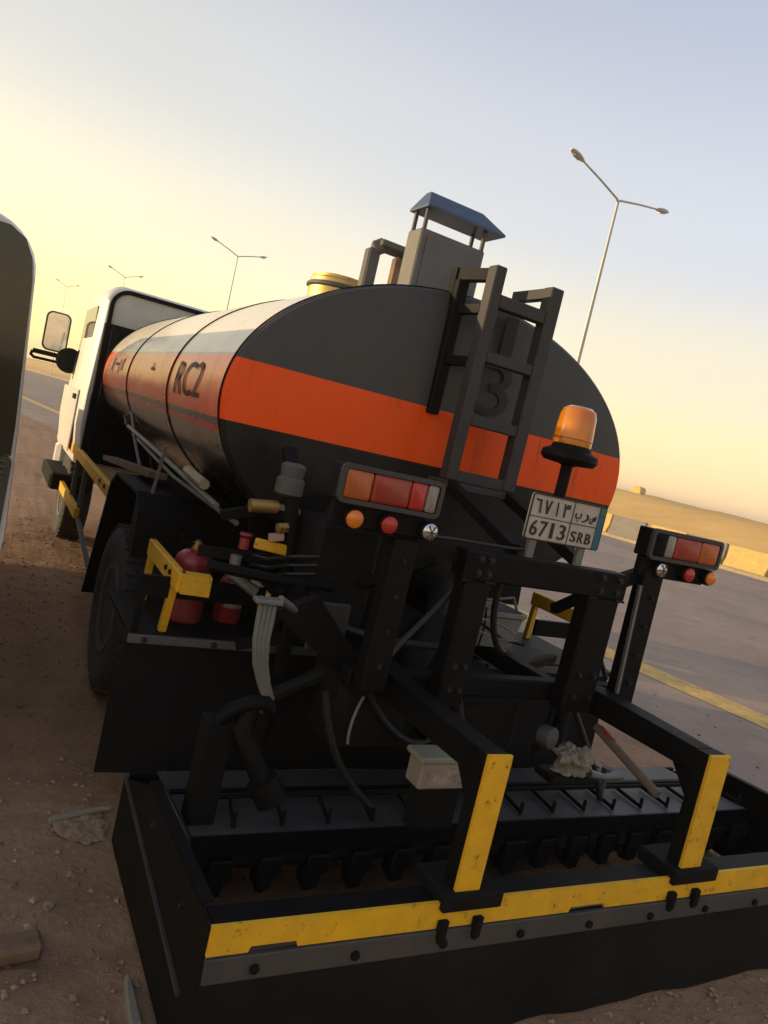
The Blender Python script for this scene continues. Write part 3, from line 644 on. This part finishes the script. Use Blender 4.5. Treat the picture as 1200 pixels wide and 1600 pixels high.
for x in (1.64, 1.86): MB().box(x, x+.03, 1.946, 1.96, 1.239, 1.42).build('plate_bracket', steel, pl)
# amber beacon
bc = MB().lathe([(.02, 0), (.02, .12), (.03, .125), (.085, .13), (.098, .145), (.095, .165), (.07, .178), (.066, .19)], (1.765, 2.0, 1.445), (0, 0, 1), 28).build('beacon', black, T)
bl = MB().lathe([(.066, 0), (.067, .02), (.062, .10), (.055, .122), (.04, .132), (.002, .136)], (1.76, 2.0, 1.637), (0, 0, 1), 28).build('dome', pmat('amber_dome', (1.0, .36, .015), .1, var=.03, trans=.6, coat=.3), bc)
for z in (1.655,): MB().lathe([(.0665, 0), (.0695, .003), (.0665, .006)], (1.76, 2.0, z), (0, 0, 1), 28).build('dome_rib', orange_l, bc)
MB().lathe([(.03, 0), (.03, .08), (.01, .09)], (1.76, 2.0, 1.638), (0, 0, 1), 12).build('bulb_holder', pmat('reflector_warm', (.8, .6, .3), .3, .4), bc)
MB().box(1.7, 1.83, 1.95, 2.05, 1.425, 1.444).build('mount_plate', black, bc)

# pipework on the left rear
MB().tube([(.8, 4.85, 1.247), (.8, 3.97, 1.205), (.81, 2.72, 1.135)], .012, 8).build('hand_lance', steel, T)
MB().tube([(.84, 4.85, 1.20), (.84, 3.6, 1.12), (.86, 2.6, 1.10)], .010, 8).build('hand_lance', steel, T)
MB().tube([(.80, 3.2, 1.20), (.80, 2.9, 1.185)], .022, 8).build('lance_grip', pmat('lance_brass', (.4, .36, .22), .4, .5, dust=.3), T)
MB().tube([(.79, 4.85, 1.25), (.78, 4.9, 1.30), (.8, 4.8, 1.33), (.8, 4.55, 1.2), (.82, 4.3, 1.05)], .01, 8).build('lance_hose', steel, T)
MB().bar((.78, 5.15, 1.0), (.78, 3.65, 1.105), .09, .03).build('plank', wood, T)
MB().bar((.70, 3.32, 1.06), (.71, 3.28, 1.28), .012, .012).build('rod', steel, T)
MB().tube([(.98, 2.55, 1.40), (.98, 2.5, 1.32), (1.03, 2.48, 1.1), (1.05, 2.48, .85), (1.05, 2.5, .7)], .028, 12).build('riser_pipe', black, T)
MB().lathe([(.03, -.06), (.05, -.05), (.05, .0), (.04, .01), (.045, .05), (.03, .06)], (.985, 2.49, 1.30), (0, 0, 1), 16).build('pipe_union', grey, T)
v1 = MB().tube([(.86, 2.5, 1.185), (.96, 2.5, 1.195)], .024, 12).build('ball_valve', brass, T)
MB().bar((.96, 2.49, 1.20), (1.04, 2.48, 1.19), .012, .02).build('valve_lever', steel, v1)
v2 = MB().tube([(.87, 2.5, 1.03), (.87, 2.5, 1.07)], .018, 12).build('gate_valve', red, T)
MB().lathe([(.02, 0), (.024, .006), (.02, .012)], (.87, 2.5, 1.075), (0, 0, 1), 16).build('hand_wheel', red, v2)
MB().bar((.90, 2.48, 1.06), (1.03, 2.47, 1.05), .02, .038).build('valve_handle', yellow, v2, bevel=.004)
MB().bar((.94, 2.46, 1.09), (.99, 2.46, 1.10), .02, .025).build('handle_stop', pmat('pink_tag', (.5, .3, .26), .6), v2)
MB().tube([(.86, 2.52, 1.0), (.86, 2.52, .93), (.95, 2.5, .88)], .022, 10).build('valve_pipe', steel, v2)
MB().tube([(.70, 2.3, 1.0), (.95, 2.3, .98), (1.15, 2.3, .98)], .018, 10).build('cross_pipe', black, T)
for x, y, z in ((.98, 2.46, 1.13), (.91, 2.47, .95)): MB().lathe([(.012, -.02), (.019, -.018), (.019, -.004), (.014, 0), (.019, .004), (.019, .018), (.012, .02)], (x, y, z), (1, .2, .1), 6).build('brass_fitting', brass, T)
# flexible conduits falling to the box coupling
hc = MB().box(.765, .85, 1.99, 2.03, .972, .988).build('hose_clamp', steel, T, bevel=.004)
for k in range(4):
    dx = .014*k
    MB().tube([(.79+dx, 2.02, .99), (.785+dx, 2.0, .93), (.785+dx*.9, 1.99, .87), (.80+dx*.8, 1.99, .80), (.835+dx*.6, 2.0, .73), (.86+dx*.5, 2.0, .69), (.855+dx*.5, 2.02, .64)], .0085, 8).build('conduit', pmat('conduit_grey', (.13, .13, .115), .45, dust=.2), hc)
MB().tube([(.86, 2.05, .98), (.95, 2.1, .93), (1.05, 2.2, .9)], .012, 8).build('clamp_stay', steel, hc)
MB().tube([(.74, 2.0, .62), (.76, 1.98, .66), (.81, 1.98, .682), (.86, 1.99, .68), (.885, 2.0, .655)], .022, 12).build('elbow', black, T)

# loose cables and hydraulic hoses round the portal
hosem = pmat('hose_rubber', (.014, .014, .014), .5, spec=.4); wirem = pmat('pale_wire', (.18, .17, .15), .5)
for pts, r in (([(1.45, 1.99, 1.14), (1.40, 2.02, 1.0), (1.30, 2.04, .9), (1.25, 2.02, .82)], .011), ([(1.60, 1.99, 1.14), (1.62, 2.03, .98), (1.7, 2.06, .88), (1.78, 2.1, .86)], .012),
               ([(2.0, 2.0, 1.14), (2.1, 2.08, 1.0), (2.25, 2.1, .9), (2.28, 2.06, .8)], .010), ([(1.2, 2.0, .73), (1.3, 2.0, .58), (1.45, 1.98, .5), (1.5, 1.98, .62)], .010),
               ([(1.05, 2.0, .72), (1.1, 1.98, .5), (1.2, 1.97, .42), (1.3, 1.97, .34)], .013), ([(1.55, 2.0, .73), (1.6, 1.97, .52), (1.75, 1.96, .44), (1.8, 1.96, .33)], .013),
               ([(1.0, 2.2, .95), (1.1, 2.2, .86), (1.3, 2.15, .84), (1.5, 2.1, .86)], .014), ([(2.1, 2.1, .78), (2.2, 2.05, .6), (2.3, 2.0, .45), (2.35, 2.0, .33)], .012),
               ([(1.22, 1.95, 1.25), (1.35, 1.97, 1.26), (1.5, 1.965, 1.25), (1.65, 1.965, 1.26)], .006), ([(1.1, 1.97, 1.3), (1.18, 2.0, 1.22), (1.2, 1.985, 1.05), (1.19, 1.985, .85)], .006)):
    a, b, c, d = [Vector(p) for p in pts]
    pp = [a*(1-t)**3 + b*3*t*(1-t)**2 + c*3*t*t*(1-t) + d*t**3 for t in [k/9 for k in range(10)]]
    MB().tube(pp, r, 8).build('hydraulic_hose' if r > .008 else 'cable', hosem, T)
for pts in ([(1.62, 2.2, .98), (1.7, 2.25, .93), (1.85, 2.22, .95), (1.9, 2.2, .9)], [(1.62, 2.25, .9), (1.75, 2.22, .92), (1.8, 2.2, .86), (1.92, 2.2, .88)], [(1.2, 2.02, .70), (1.17, 2.0, .66), (1.16, 2.0, .6), (1.17, 2.0, .55)]):
    a, b, c, d = [Vector(p) for p in pts]
    MB().tube([a*(1-t)**3 + b*3*t*(1-t)**2 + c*3*t*t*(1-t) + d*t**3 for t in [k/7 for k in range(8)]], .005, 6).build('wire', wirem, T)
# chains that carry the spreader
def chain(p, q, n, par):
    p, q = Vector(p), Vector(q); d = (q-p)/n
    for k in range(n):
        c = p + d*(k+.5); dn = d.normalized(); a = dn.orthogonal().normalized(); a = (Matrix.Rotation(R(90*(k % 2)), 3, dn) @ a)
        L = d.length*.72
        MB().tube([c + dn*L*math.cos(t) + a*L*.55*math.sin(t) for t in [i*2*math.pi/10 for i in range(11)]], L*.22, 6).build('chain_link', grime, par)
chain((1.58, 2.0, .78), (1.60, 2.05, .40), 14, pf); chain((2.0, 2.0, .72), (2.02, 2.08, .47), 9, pf)

# ------------------------------------------------------------------ spreader box hung behind the truck
B = thing('spreader_box', 'black spreader box with yellow rear beam and posts behind the tanker', 'spreader box', (CX, 1.9, 0))
BL, BRX = .60, 3.26
def sidepanel(x, sgn):
    p = MB().prism([(2.39, .012), (2.39, .24), (2.08, .375), (1.42, .405), (1.42, .02)], 'X', min(x, x+sgn*.012), max(x, x+sgn*.012)).build('side_panel', black, B, bevel=.002)
    MB().bar((x+sgn*.018, 2.10, .378), (x+sgn*.018, 1.5, .407), .03, .008, (0, 0, 1)).build('top_flange', black, p)
    MB().bar((x-sgn*.004, 2.36, .258), (x-sgn*.004, 1.5, .18), .008, .012).build('weld_bead', ladderm, p)
    MB().bar((x+sgn*.04, 2.36, .09), (x+sgn*.04, 1.46, .10), .03, .06).build('inner_angle', black, p, bevel=.004)
    for y in (2.2, 1.95, 1.7): MB().box(min(x, x+sgn*.05)+.013*(sgn > 0), max(x, x+sgn*.05)-.013*(sgn < 0), y-.006, y+.006, .04, .24).build('gusset', black, p)
    return p
sidepanel(BL, 1); sidepanel(BRX, -1)
MB().box(BL+.013, BRX-.013, 2.375, 2.39, .21, .262).build('front_panel', black, B, bevel=.002)
beam = MB().box(BL+.013, BRX-.013, 1.425, 1.50, .345, .40).build('rear_beam', black, B, bevel=.004)
ys = MB()
# yellow face strip with two cut notches
notch = [(.70, .82), (1.655, 1.80)]
poly = [(BL+.005, .338), (.70, .338), (.705, .352), (.815, .352), (.82, .338), (1.655, .333), (1.66, .347), (1.79, .347), (1.795, .333), (BRX-.005, .325), (BRX-.005, .402), (BL+.005, .408)]
ys.prism(poly, 'Y', 1.412, 1.4235).build('yellow_strip', yellow, B)
st = MB().prism([(BL+.005, .275), (BRX-.005, .262), (BRX-.005, .322), (1.80, .330), (.83, .335), (BL+.005, .335)], 'Y', 1.405, 1.4195).build('clamp_strip', pmat('dull_strip', (.06, .06, .058), .5, .3, dust=.3), B, bevel=.002)
for k in range(10):
    x = .72 + .255*k; MB().lathe([(.012, 0), (.012, .008), (.006, .011)], (x, 1.405, .303-.005*k/2), (0, -1, 0), 6).build('bolt', blackm, st)
cu = MB(); nx = 40
cu.loft([[(BL+.003 + (BRX-BL-.006)*k/nx, yy + .006*math.sin(k*.9+z*14)*(1-z*2), z + .004*math.sin(k*1.7)*(z < .05)) for k in range(nx+1)] + [(BL+.003 + (BRX-BL-.006)*k/nx, yy+.01+.006*math.sin(k*.9+z*14)*(1-z*2), z) for k in reversed(range(nx+1))] for z, yy in ((.012, 1.405), (.1, 1.408), (.2, 1.409), (.278, 1.4095), (.325, 1.4205))])
cu.build('rubber_curtain', rubsheet, B)
# deck over the spray bar
dk = MB().prism([(1.915, .298), (2.374, .258), (2.374, .27), (1.915, .31)], 'X', .70, BRX-.10).build('deck', pmat('deck_steel', (.05, .05, .052), .42, .2, dust=.35, scale=10), B, bevel=.002)
MB().box(.70, BRX-.10, 1.905, 1.914, .25, .312).build('deck_skirt', black, dk)
MB().bar((.70, 2.2, .288), (BRX-.1, 2.2, .288), .02, .012).build('deck_rib', black, dk)
MB().tube([(.72, 1.95, .215), (BRX-.12, 1.95, .215)], .03, 12).build('spray_bar', grime, B)
rn = random.Random(11)
for k in range(16):
    x = .80 + .155*k; dz = rn.uniform(-.012, .012); w_ = rn.uniform(.85, 1.15)
    if k > 5: MB().lathe([(.022, 0), (.026, .01), (.026, .05), (.014, .06), (.012, .085)], (x+.078, 1.94, .235), (0, rn.uniform(-.3, .1), -1), 8).build('jet_body', grime, B)
    nz_ = MB().prism([(x-.035*w_, .235), (x+.035*w_, .235), (x+.042*w_, .175+dz), (x+.02, .165+dz), (x+.012, .125+dz), (x-.028*w_, .118+dz), (x-.04*w_, .15)], 'Y', 1.90, 1.96).build('nozzle', grime, B, bevel=.004)
    MB().lathe([(.018, 0), (.018, .05)], (x, 1.95, .155), (0, 0, -1), 8).build('nozzle_tip', grime, nz_)
    lv = MB().bar((x+.03, 1.96, .318), (x+.075, 2.14, .305), .005, .014).build('lever', blackm, B)
    MB().lathe([(.007, 0), (.007, .04), (.004, .045)], (x+.03, 1.955, .31), (0, 0, 1), 8).build('lever_pin', blackm, lv)
MB().tube([(.75, 2.1, .325), (3.1, 2.1, .325)], .008, 8).build('linkage_rod', blackm, B)
MB().lathe([(.012, 0), (.012, .09), (.02, .095), (.02, .12)], (2.44, 2.08, .30), (0, 0, 1), 8).build('linkage_knob', grey, B)
# arms and posts
for xc, w in ((1.275, .076), (2.137, .09)):
    x0, x1 = xc-w/2, xc+w/2
    post = MB().prism([(1.425, .432), (1.425, .798), (1.472, .797), (1.472, .432)], 'X', x0, x1).build('post', black, B, bevel=.003)
    MB().box(x0, x1, 1.413, 1.4235, .432, .80).build('yellow_face', yellow, post)
    MB().prism([(1.4725, .72), (1.4725, .797), (1.985, .80), (1.985, .71)], 'X', x0+.004, x1-.004).build('arm', black, post, bevel=.003)
    MB().prism([(1.4725, .62), (1.4725, .719), (1.56, .717)], 'X', x0+.02, x1-.02).build('arm_gusset', black, post)
    MB().box(x0-.04, x1+.075, 1.395, 1.55, .385, .432).build('foot', blackm, post, bevel=.006)
    for dx in (-.02, .09): MB().lathe([(.016, 0), (.016, .045), (.008, .06)], (x0+dx, 1.405, .36), (0, 0, -1), 6).build('foot_bolt', blackm, post)
MB().tube([(2.15, 1.93, .66), (2.17, 1.62, .56)], .016, 10).build('tie_rod', pmat('tie_rod_paint', (.14, .1, .08), .5, dust=.4), B)
MB().tube([(2.155, 1.92, .657), (2.158, 1.85, .635)], .0185, 10).build('red_sleeve', pmat('faded_red', (.25, .04, .03), .6), B)
# fat delivery pipe coming down on the deck
dp = MB().tube([(.82, 2.0, .66), (.80, 1.99, .60), (.86, 1.96, .50), (.90, 1.945, .43)], [.03, .034, .031, .031], 16).build('delivery_pipe', black, B)
MB().tube([(.885, 1.95, .46), (.925, 1.935, .40)], .048, 16).build('pipe_flange', black, dp)
MB().box(.70, .78, 1.98, 2.06, .30, .62).build('pipe_support', blackm, dp, bevel=.005)
# cream junction box
jb = MB().box(1.285, 1.462, 1.74, 1.82, .53, .612).build('junction_box', cream, B, bevel=.006)
MB().box(1.275, 1.472, 1.735, 1.83, .613, .632).build('lid', pmat('lid_khaki', (.24, .24, .17), .5, dust=.3), jb, bevel=.004)
MB().box(1.31, 1.44, 1.737, 1.7398, .548, .595).build('faded_plate', pmat('faded_print', (.30, .24, .19), .7, var=.5, scale=30), jb)
MB().box(1.30, 1.45, 1.75, 1.80, .40, .529).build('stand', blackm, jb)

boltm = pmat('bolt_black', (.012, .012, .012), .4, .4, dust=.1)
def bolt(x, y, z, d, par, r=.011): MB().lathe([(r*1.5, 0), (r*1.5, .003), (r, .0031), (r, .011), (r*.6, .013)], (x, y, z), d, 6).build('bolt', boltm, par)
for x in (1.43, 1.47, 1.96, 2.04):
    for z in (1.17, 1.215): bolt(x, 1.90, z, (0, -1, 0), pf)
for z in (.78, .86): 
    for x in (1.43, 1.47, 1.97, 2.04): bolt(x, 1.905, z, (0, -1, 0), pf, .009)
for z in (.84, .95, 1.06, 1.17): bolt(1.16, 1.91, z, (0, -1, 0), pf, .007); bolt(2.235, 1.915, z, (0, -1, 0), pf, .007)
for x in (1.40, 1.49, 1.94, 2.07): MB().tube([(x-.012 if x in (1.40, 1.94) else x+.012, 1.90+.0*k, 1.143-.006+.003*(k % 2)) if False else (x-.02+.01*k, 1.903, 1.141+.003*(k % 2)) for k in range(5)], .005, 6).build('weld_bead', boltm, pf)
for x in [.72 + .2*k for k in range(11)]: bolt(x, 2.374, .263, (0, 0, 1), B, .008)
for y in (1.6, 1.95): bolt(BL, y, .33, (-1, 0, 0), B, .007)
for x in [.62 + .25*k for k in range(10)]: bolt(x, 2.59, .645, (0, -1, 0), T, .008)

# ------------------------------------------------------------------ loose things on the truck
def extinguisher(x, y, r, h, z, label, full=True):
    lab_ = pmat('extinguisher_label', (.3, .25, .2), .6, var=.6, scale=60)
    e = thing('fire_extinguisher', label, 'fire extinguisher', (x, y, z), 'fire extinguishers on the left platform')
    MB().lathe([(r*.9, 0), (r, .01), (r, h*.82), (r*.92, h*.9), (r*.6, h*.97), (.018, h)], (x, y, z), (0, 0, 1), 24).build('cylinder', red, e)
    MB().loft([[(x+(r+.0015)*math.cos(R(a)), y+(r+.0015)*math.sin(R(a)), z+zz) for a in range(230, 321, 9)] + [(x+(r-.004)*math.cos(R(a)), y+(r-.004)*math.sin(R(a)), z+zz) for a in range(320, 229, -9)] for zz in (h*.35, h*.65)]).build('label_sticker', lab_, e)
    v = MB().lathe([(.018, 0), (.018, .03), (.012, .035)], (x, y, z+h), (0, 0, 1), 12).build('valve', brass, e)
    MB().bar((x-.005, y, z+h+.03), (x-.07, y-.03, z+h+.05), .014, .01).bar((x, y, z+h+.022), (x-.065, y-.03, z+h+.02), .012, .008).build('lever', blackm, v)
    MB().lathe([(.014, 0), (.014, .01)], (x+.01, y-.018, z+h+.015), (0, -1, 0), 10).build('gauge', chrome, v)
    MB().tube([(x+.015, y, z+h+.015), (x+.06, y, z+h+.01), (x+r+.01, y, z+h*.8), (x+r+.008, y, z+h*.3)], .008, 8).build('hose', blackm, e)
    return e
extinguisher(.81, 2.86, .072, .285, .651, 'larger red fire extinguisher standing on the left rear platform')
extinguisher(1.0, 2.9, .055, .19, .651, 'smaller shaded red fire extinguisher nearer the hanging hoses')
# grey plastic tub resting on the subframe
g = thing('plastic_tub', 'grey plastic tub seen through the rear frame below the number plate', 'tub', (2.02, 2.6, .753))
def rr(z, i): return [(x, y, z) for x, y in rrect(1.875+i, 2.20-i, 2.50+i, 2.72-i, .035, 4)]
MB().loft([rr(.753, .018), rr(.885, .0), rr(.895, -.01), rr(.912, -.01), rr(.912, .004), rr(.79, .016)]).build('tub_body', greyplastic, g)
MB().tube([(1.87, 2.487, .90), (1.95, 2.482, .86), (2.08, 2.484, .80), (2.21, 2.49, .78)], .006, 8).build('cord', blackm, g)
MB().tube([(1.96, 2.487, .93), (1.97, 2.482, .85), (1.965, 2.487, .755)], .004, 8).build('strap', blackm, g)
MB().tube([(1.88, 2.55, .912), (1.9, 2.56, .96), (2.03, 2.57, .945), (2.15, 2.56, .97), (2.18, 2.55, .912)], .007, 8).build('handle', steel, g)
# crumpled rag on the box
bm = bmesh.new(); bmesh.ops.create_icosphere(bm, subdivisions=4, radius=1)
for v in bm.verts:
    n_ = noise.fractal(v.co*1.6+Vector((3, 1, 2)), 1, 2, 5); rdg = abs(noise.noise(v.co*3.1+Vector((7, 0, 0))))
    v.co = Vector((v.co.x*.075, v.co.y*.06, v.co.z*.075)) * (1+.55*n_-.5*rdg)
    if v.co.z < -.045: v.co.z = -.045
me = bpy.data.meshes.new('rag'); bm.to_mesh(me); bm.free(); me.materials.append(ragm)
rag = link('rag', me, None); rag.location = (2.13, 1.98, .50)
tag(rag, 'crumpled pale rag lying on the spreader linkage beside the right arm', 'rag')
MB().box(2.02, 2.26, 1.94, 2.06, .42, .452).build('valve_block', grime, B, bevel=.01)
MB().tube([(2.18, 1.93, .475), (2.25, 1.92, .465), (2.33, 1.915, .475)], [.016, .012, .018], 10).build('spanner_pipe', steel, B)
MB().lathe([(.035, 0), (.04, .01), (.04, .05), (.02, .06)], (1.95, 1.99, .60), (.3, -1, .1), 16).build('end_cap', grey, B)

# ------------------------------------------------------------------ white van on the left
V = thing('white_van', 'white van parked at the left edge with dark rear glass', 'van', (-.85, 4.6, 0))
def van_ring(y, zt, inset=0, n=7, r=.16):
    xr, xl = .085-inset, -1.75+inset; pts = []
    for cx, cz, a0 in ((xr-r, zt-r, 0), (xl+r, zt-r, 90)):
        for k in range(n+1): a = R(a0+90*k/n); pts.append((cx+r*math.cos(a), y, cz+r*math.sin(a)))
    pts += [(xl-.03, y, 1.3), (xl-.045, y, .95), (xl-.02, y, .3), (xl+.1, y, .15), (xr-.1, y, .15), (xr+.02, y, .3), (xr+.05, y, .95), (xr+.03, y, 1.3)]
    return pts
vb = MB().loft([van_ring(2.62, 1.90, .006), van_ring(2.65, 1.91, .001), van_ring(2.9, 1.915), van_ring(5.6, 1.915), van_ring(6.2, 1.75, .03), van_ring(6.6, 1.3, .05), van_ring(6.75, 1.1, .08)]).build('body', white, V, smooth=50)
MB().prism([(-1.76, 1.2), (.105, 1.2), (.102, 1.3), (.09, 1.5), (.077, 1.72), (.066, 1.795), (.04, 1.848), (-.005, 1.874), (-.08, 1.875), (-1.6, 1.875), (-1.7, 1.8)], 'Y', 2.585, 2.632).build('rear_glass', glassd, V)
lp = MB().prism(rrect(-1.75, .112, .35, 1.195, .02), 'Y', 2.597, 2.617).build('lower_door', pmat('van_trim', (.04, .04, .03), .5, dust=.3), V)
for k in range(5): MB().bar((-1.6, 2.59, 1.19-.03+.018*k-.05), (.095, 2.59, 1.19-.03+.018*k-.05), .012, .008).build('louvre', pmat('louvre', (.06, .065, .04), .5), lp)
for x in (-1.55, -.1):
    for y in (3.4, 5.9):
        w = MB().lathe([(.2, -.09), (.3, -.1), (.32, -.06), (.32, .06), (.3, .1), (.2, .09)], (x, y, .32), (1, 0, 0), 32).build('wheel', rubber, V)
        MB().lathe([(.2, -.07), (.2, .07)], (x, y, .32), (1, 0, 0), 24).build('rim', grey, w)

# ------------------------------------------------------------------ loose ground things
def stone(name, x, y, s, label=None, seed=0, flat=.6, group=None):
    bm = bmesh.new(); bmesh.ops.create_icosphere(bm, subdivisions=2, radius=1)
    for v in bm.verts:
        n_ = noise.fractal(v.co*1.1+Vector((seed*3.1, seed, 0)), 1, 2, 3); v.co = Vector((v.co.x*s, v.co.y*s*.75, v.co.z*s*flat))*(1+.35*n_)
    me = bpy.data.meshes.new(name); bm.to_mesh(me); bm.free(); me.materials.append(stonem)
    o = link(name, me, None); o.location = (x, y, gheight(x, y)+s*flat*.25); o.rotation_euler.z = seed*1.3
    if label: tag(o, label, 'stone', group)
    return o
for i, (x, y, s, lab) in enumerate([(.39, 2.09, .022, 'small stone left of the spreader box side panel, nearest the tyre rut'), (.462, 2.234, .018, 'small stone on the dirt just below the broken slab'),
                                    (.36, 3.52, .02, 'small stone on the dirt left of the rear tyre'), (.5, 3.0, .018, 'small stone on the dirt left of the hanging sheet')]): stone('stone', x, y, s, lab, i+1)
bm = bmesh.new(); bmesh.ops.create_icosphere(bm, subdivisions=4, radius=1)
for v in bm.verts:
    n_ = noise.fractal(v.co*1.3+Vector((5, 2, 0)), 1, 2, 5); e_ = noise.fractal(v.co*6+Vector((1, 9, 0)), 1, 2, 3)
    v.co = Vector((v.co.x*.085, v.co.y*.10, v.co.z*.014))*(1+.5*n_+.12*e_) + Vector((0, 0, .006*noise.noise(Vector((v.co.x*3, v.co.y*3, 2)))))
me = bpy.data.meshes.new('broken_slab'); bm.to_mesh(me); bm.free(); me.materials.append(pmat('slab', (.30, .195, .12), .95, var=.3, scale=25, bump=.6, bscale=80))
sl = link('broken_slab', me, None); sl.location = (.515, 2.49, gheight(.515, 2.49)+.006)
tag(sl, 'cracked flat slab of earth lying left of the spreader box', 'slab')
tag(MB().tube([(.415, 2.505, .03), (.50, 2.53, .034), (.585, 2.565, .03), (.615, 2.56, .034)], [.012, .012, .01, .006], 8).build('stick', pmat('stick', (.26, .22, .15), .85)), 'pale stick lying across the cracked slab', 'stick')
tag(MB().prism([(.535, 1.60), (.567, 1.60), (.565, 1.76), (.55, 1.775), (.54, 1.70)], 'Z', -.01, .03).build('concrete_chip', pmat('pale_concrete', (.2, .175, .13), .8, var=.2, scale=20), bevel=.006), 'pale concrete chip against the near left foot of the spreader box', 'concrete chip')
tag(MB().bar((-.05, 1.90, .0), (.365, 1.955, .0), .08, .05).build('timber', pmat('buried_timber', (.16, .095, .055), .9, var=.3, scale=20, dust=.5, dustcol=(.3, .2, .12)), bevel=.012), 'half buried brown timber at the lower left beside the spreader box', 'timber')
# gravel: thousands of grains
gv, gf = [], []
ico = [(0, 0, 1), (.9, 0, 0), (0, .9, 0), (-.9, 0, 0), (0, -.9, 0), (0, 0, -1)]; icf = [(0, 1, 2), (0, 2, 3), (0, 3, 4), (0, 4, 1), (5, 2, 1), (5, 3, 2), (5, 4, 3), (5, 1, 4)]
rg = random.Random(3)
for i in range(34000):
    if i < 26000: x, y = rg.uniform(-.6, 3.4), 1.0 + rg.random()**1.3*7
    else: x, y = rg.uniform(-.5, 6), rg.uniform(1, 22)
    if x*RV.x + y*RV.y > 5.6 and rg.random() < .6: continue
    s = .002 + .016*rg.random()**5; a = rg.uniform(0, 6.28); c_, s_ = math.cos(a), math.sin(a); o = len(gv); z = gheight(x, y)
    if x*RV.x + y*RV.y > 4.7: z = .005
    e = rg.uniform(.6, 1.1)
    for p in ico:
        px, py = p[0]*s*rg.uniform(.7, 1.3), p[1]*s*e*rg.uniform(.7, 1.3)
        gv.append((x + px*c_-py*s_, y + px*s_+py*c_, z + p[2]*s*.55 + s*.2))
    gf += [tuple(k+o for k in f) for f in icf]
me = bpy.data.meshes.new('gravel'); me.from_pydata(gv, [], gf); me.materials.append(stonem)
tag(link('gravel', me, None), 'loose gravel scattered over the brown dirt', 'gravel', kind='stuff')

# dusty evening air
hm = bpy.data.materials.new('dusty_air'); hm.use_nodes = True; hn = hm.node_tree; hn.nodes.clear()
ho = hn.nodes.new('ShaderNodeOutputMaterial'); pv = hn.nodes.new('ShaderNodeVolumePrincipled')
pv.inputs['Color'].default_value = (.95, .88, .76, 1); pv.inputs['Density'].default_value = .0015; pv.inputs['Anisotropy'].default_value = .3
hn.links.new(pv.outputs[0], ho.inputs['Volume'])
hzb = MB().box(-960, 960, -960, 960, -1.6, 15.5).build('haze', hm, smooth=0)
tag(hzb, 'thin dusty haze hanging over the whole place', 'haze', kind='stuff')

for o in bpy.data.objects:
    if '_o' in o: del o['_o']
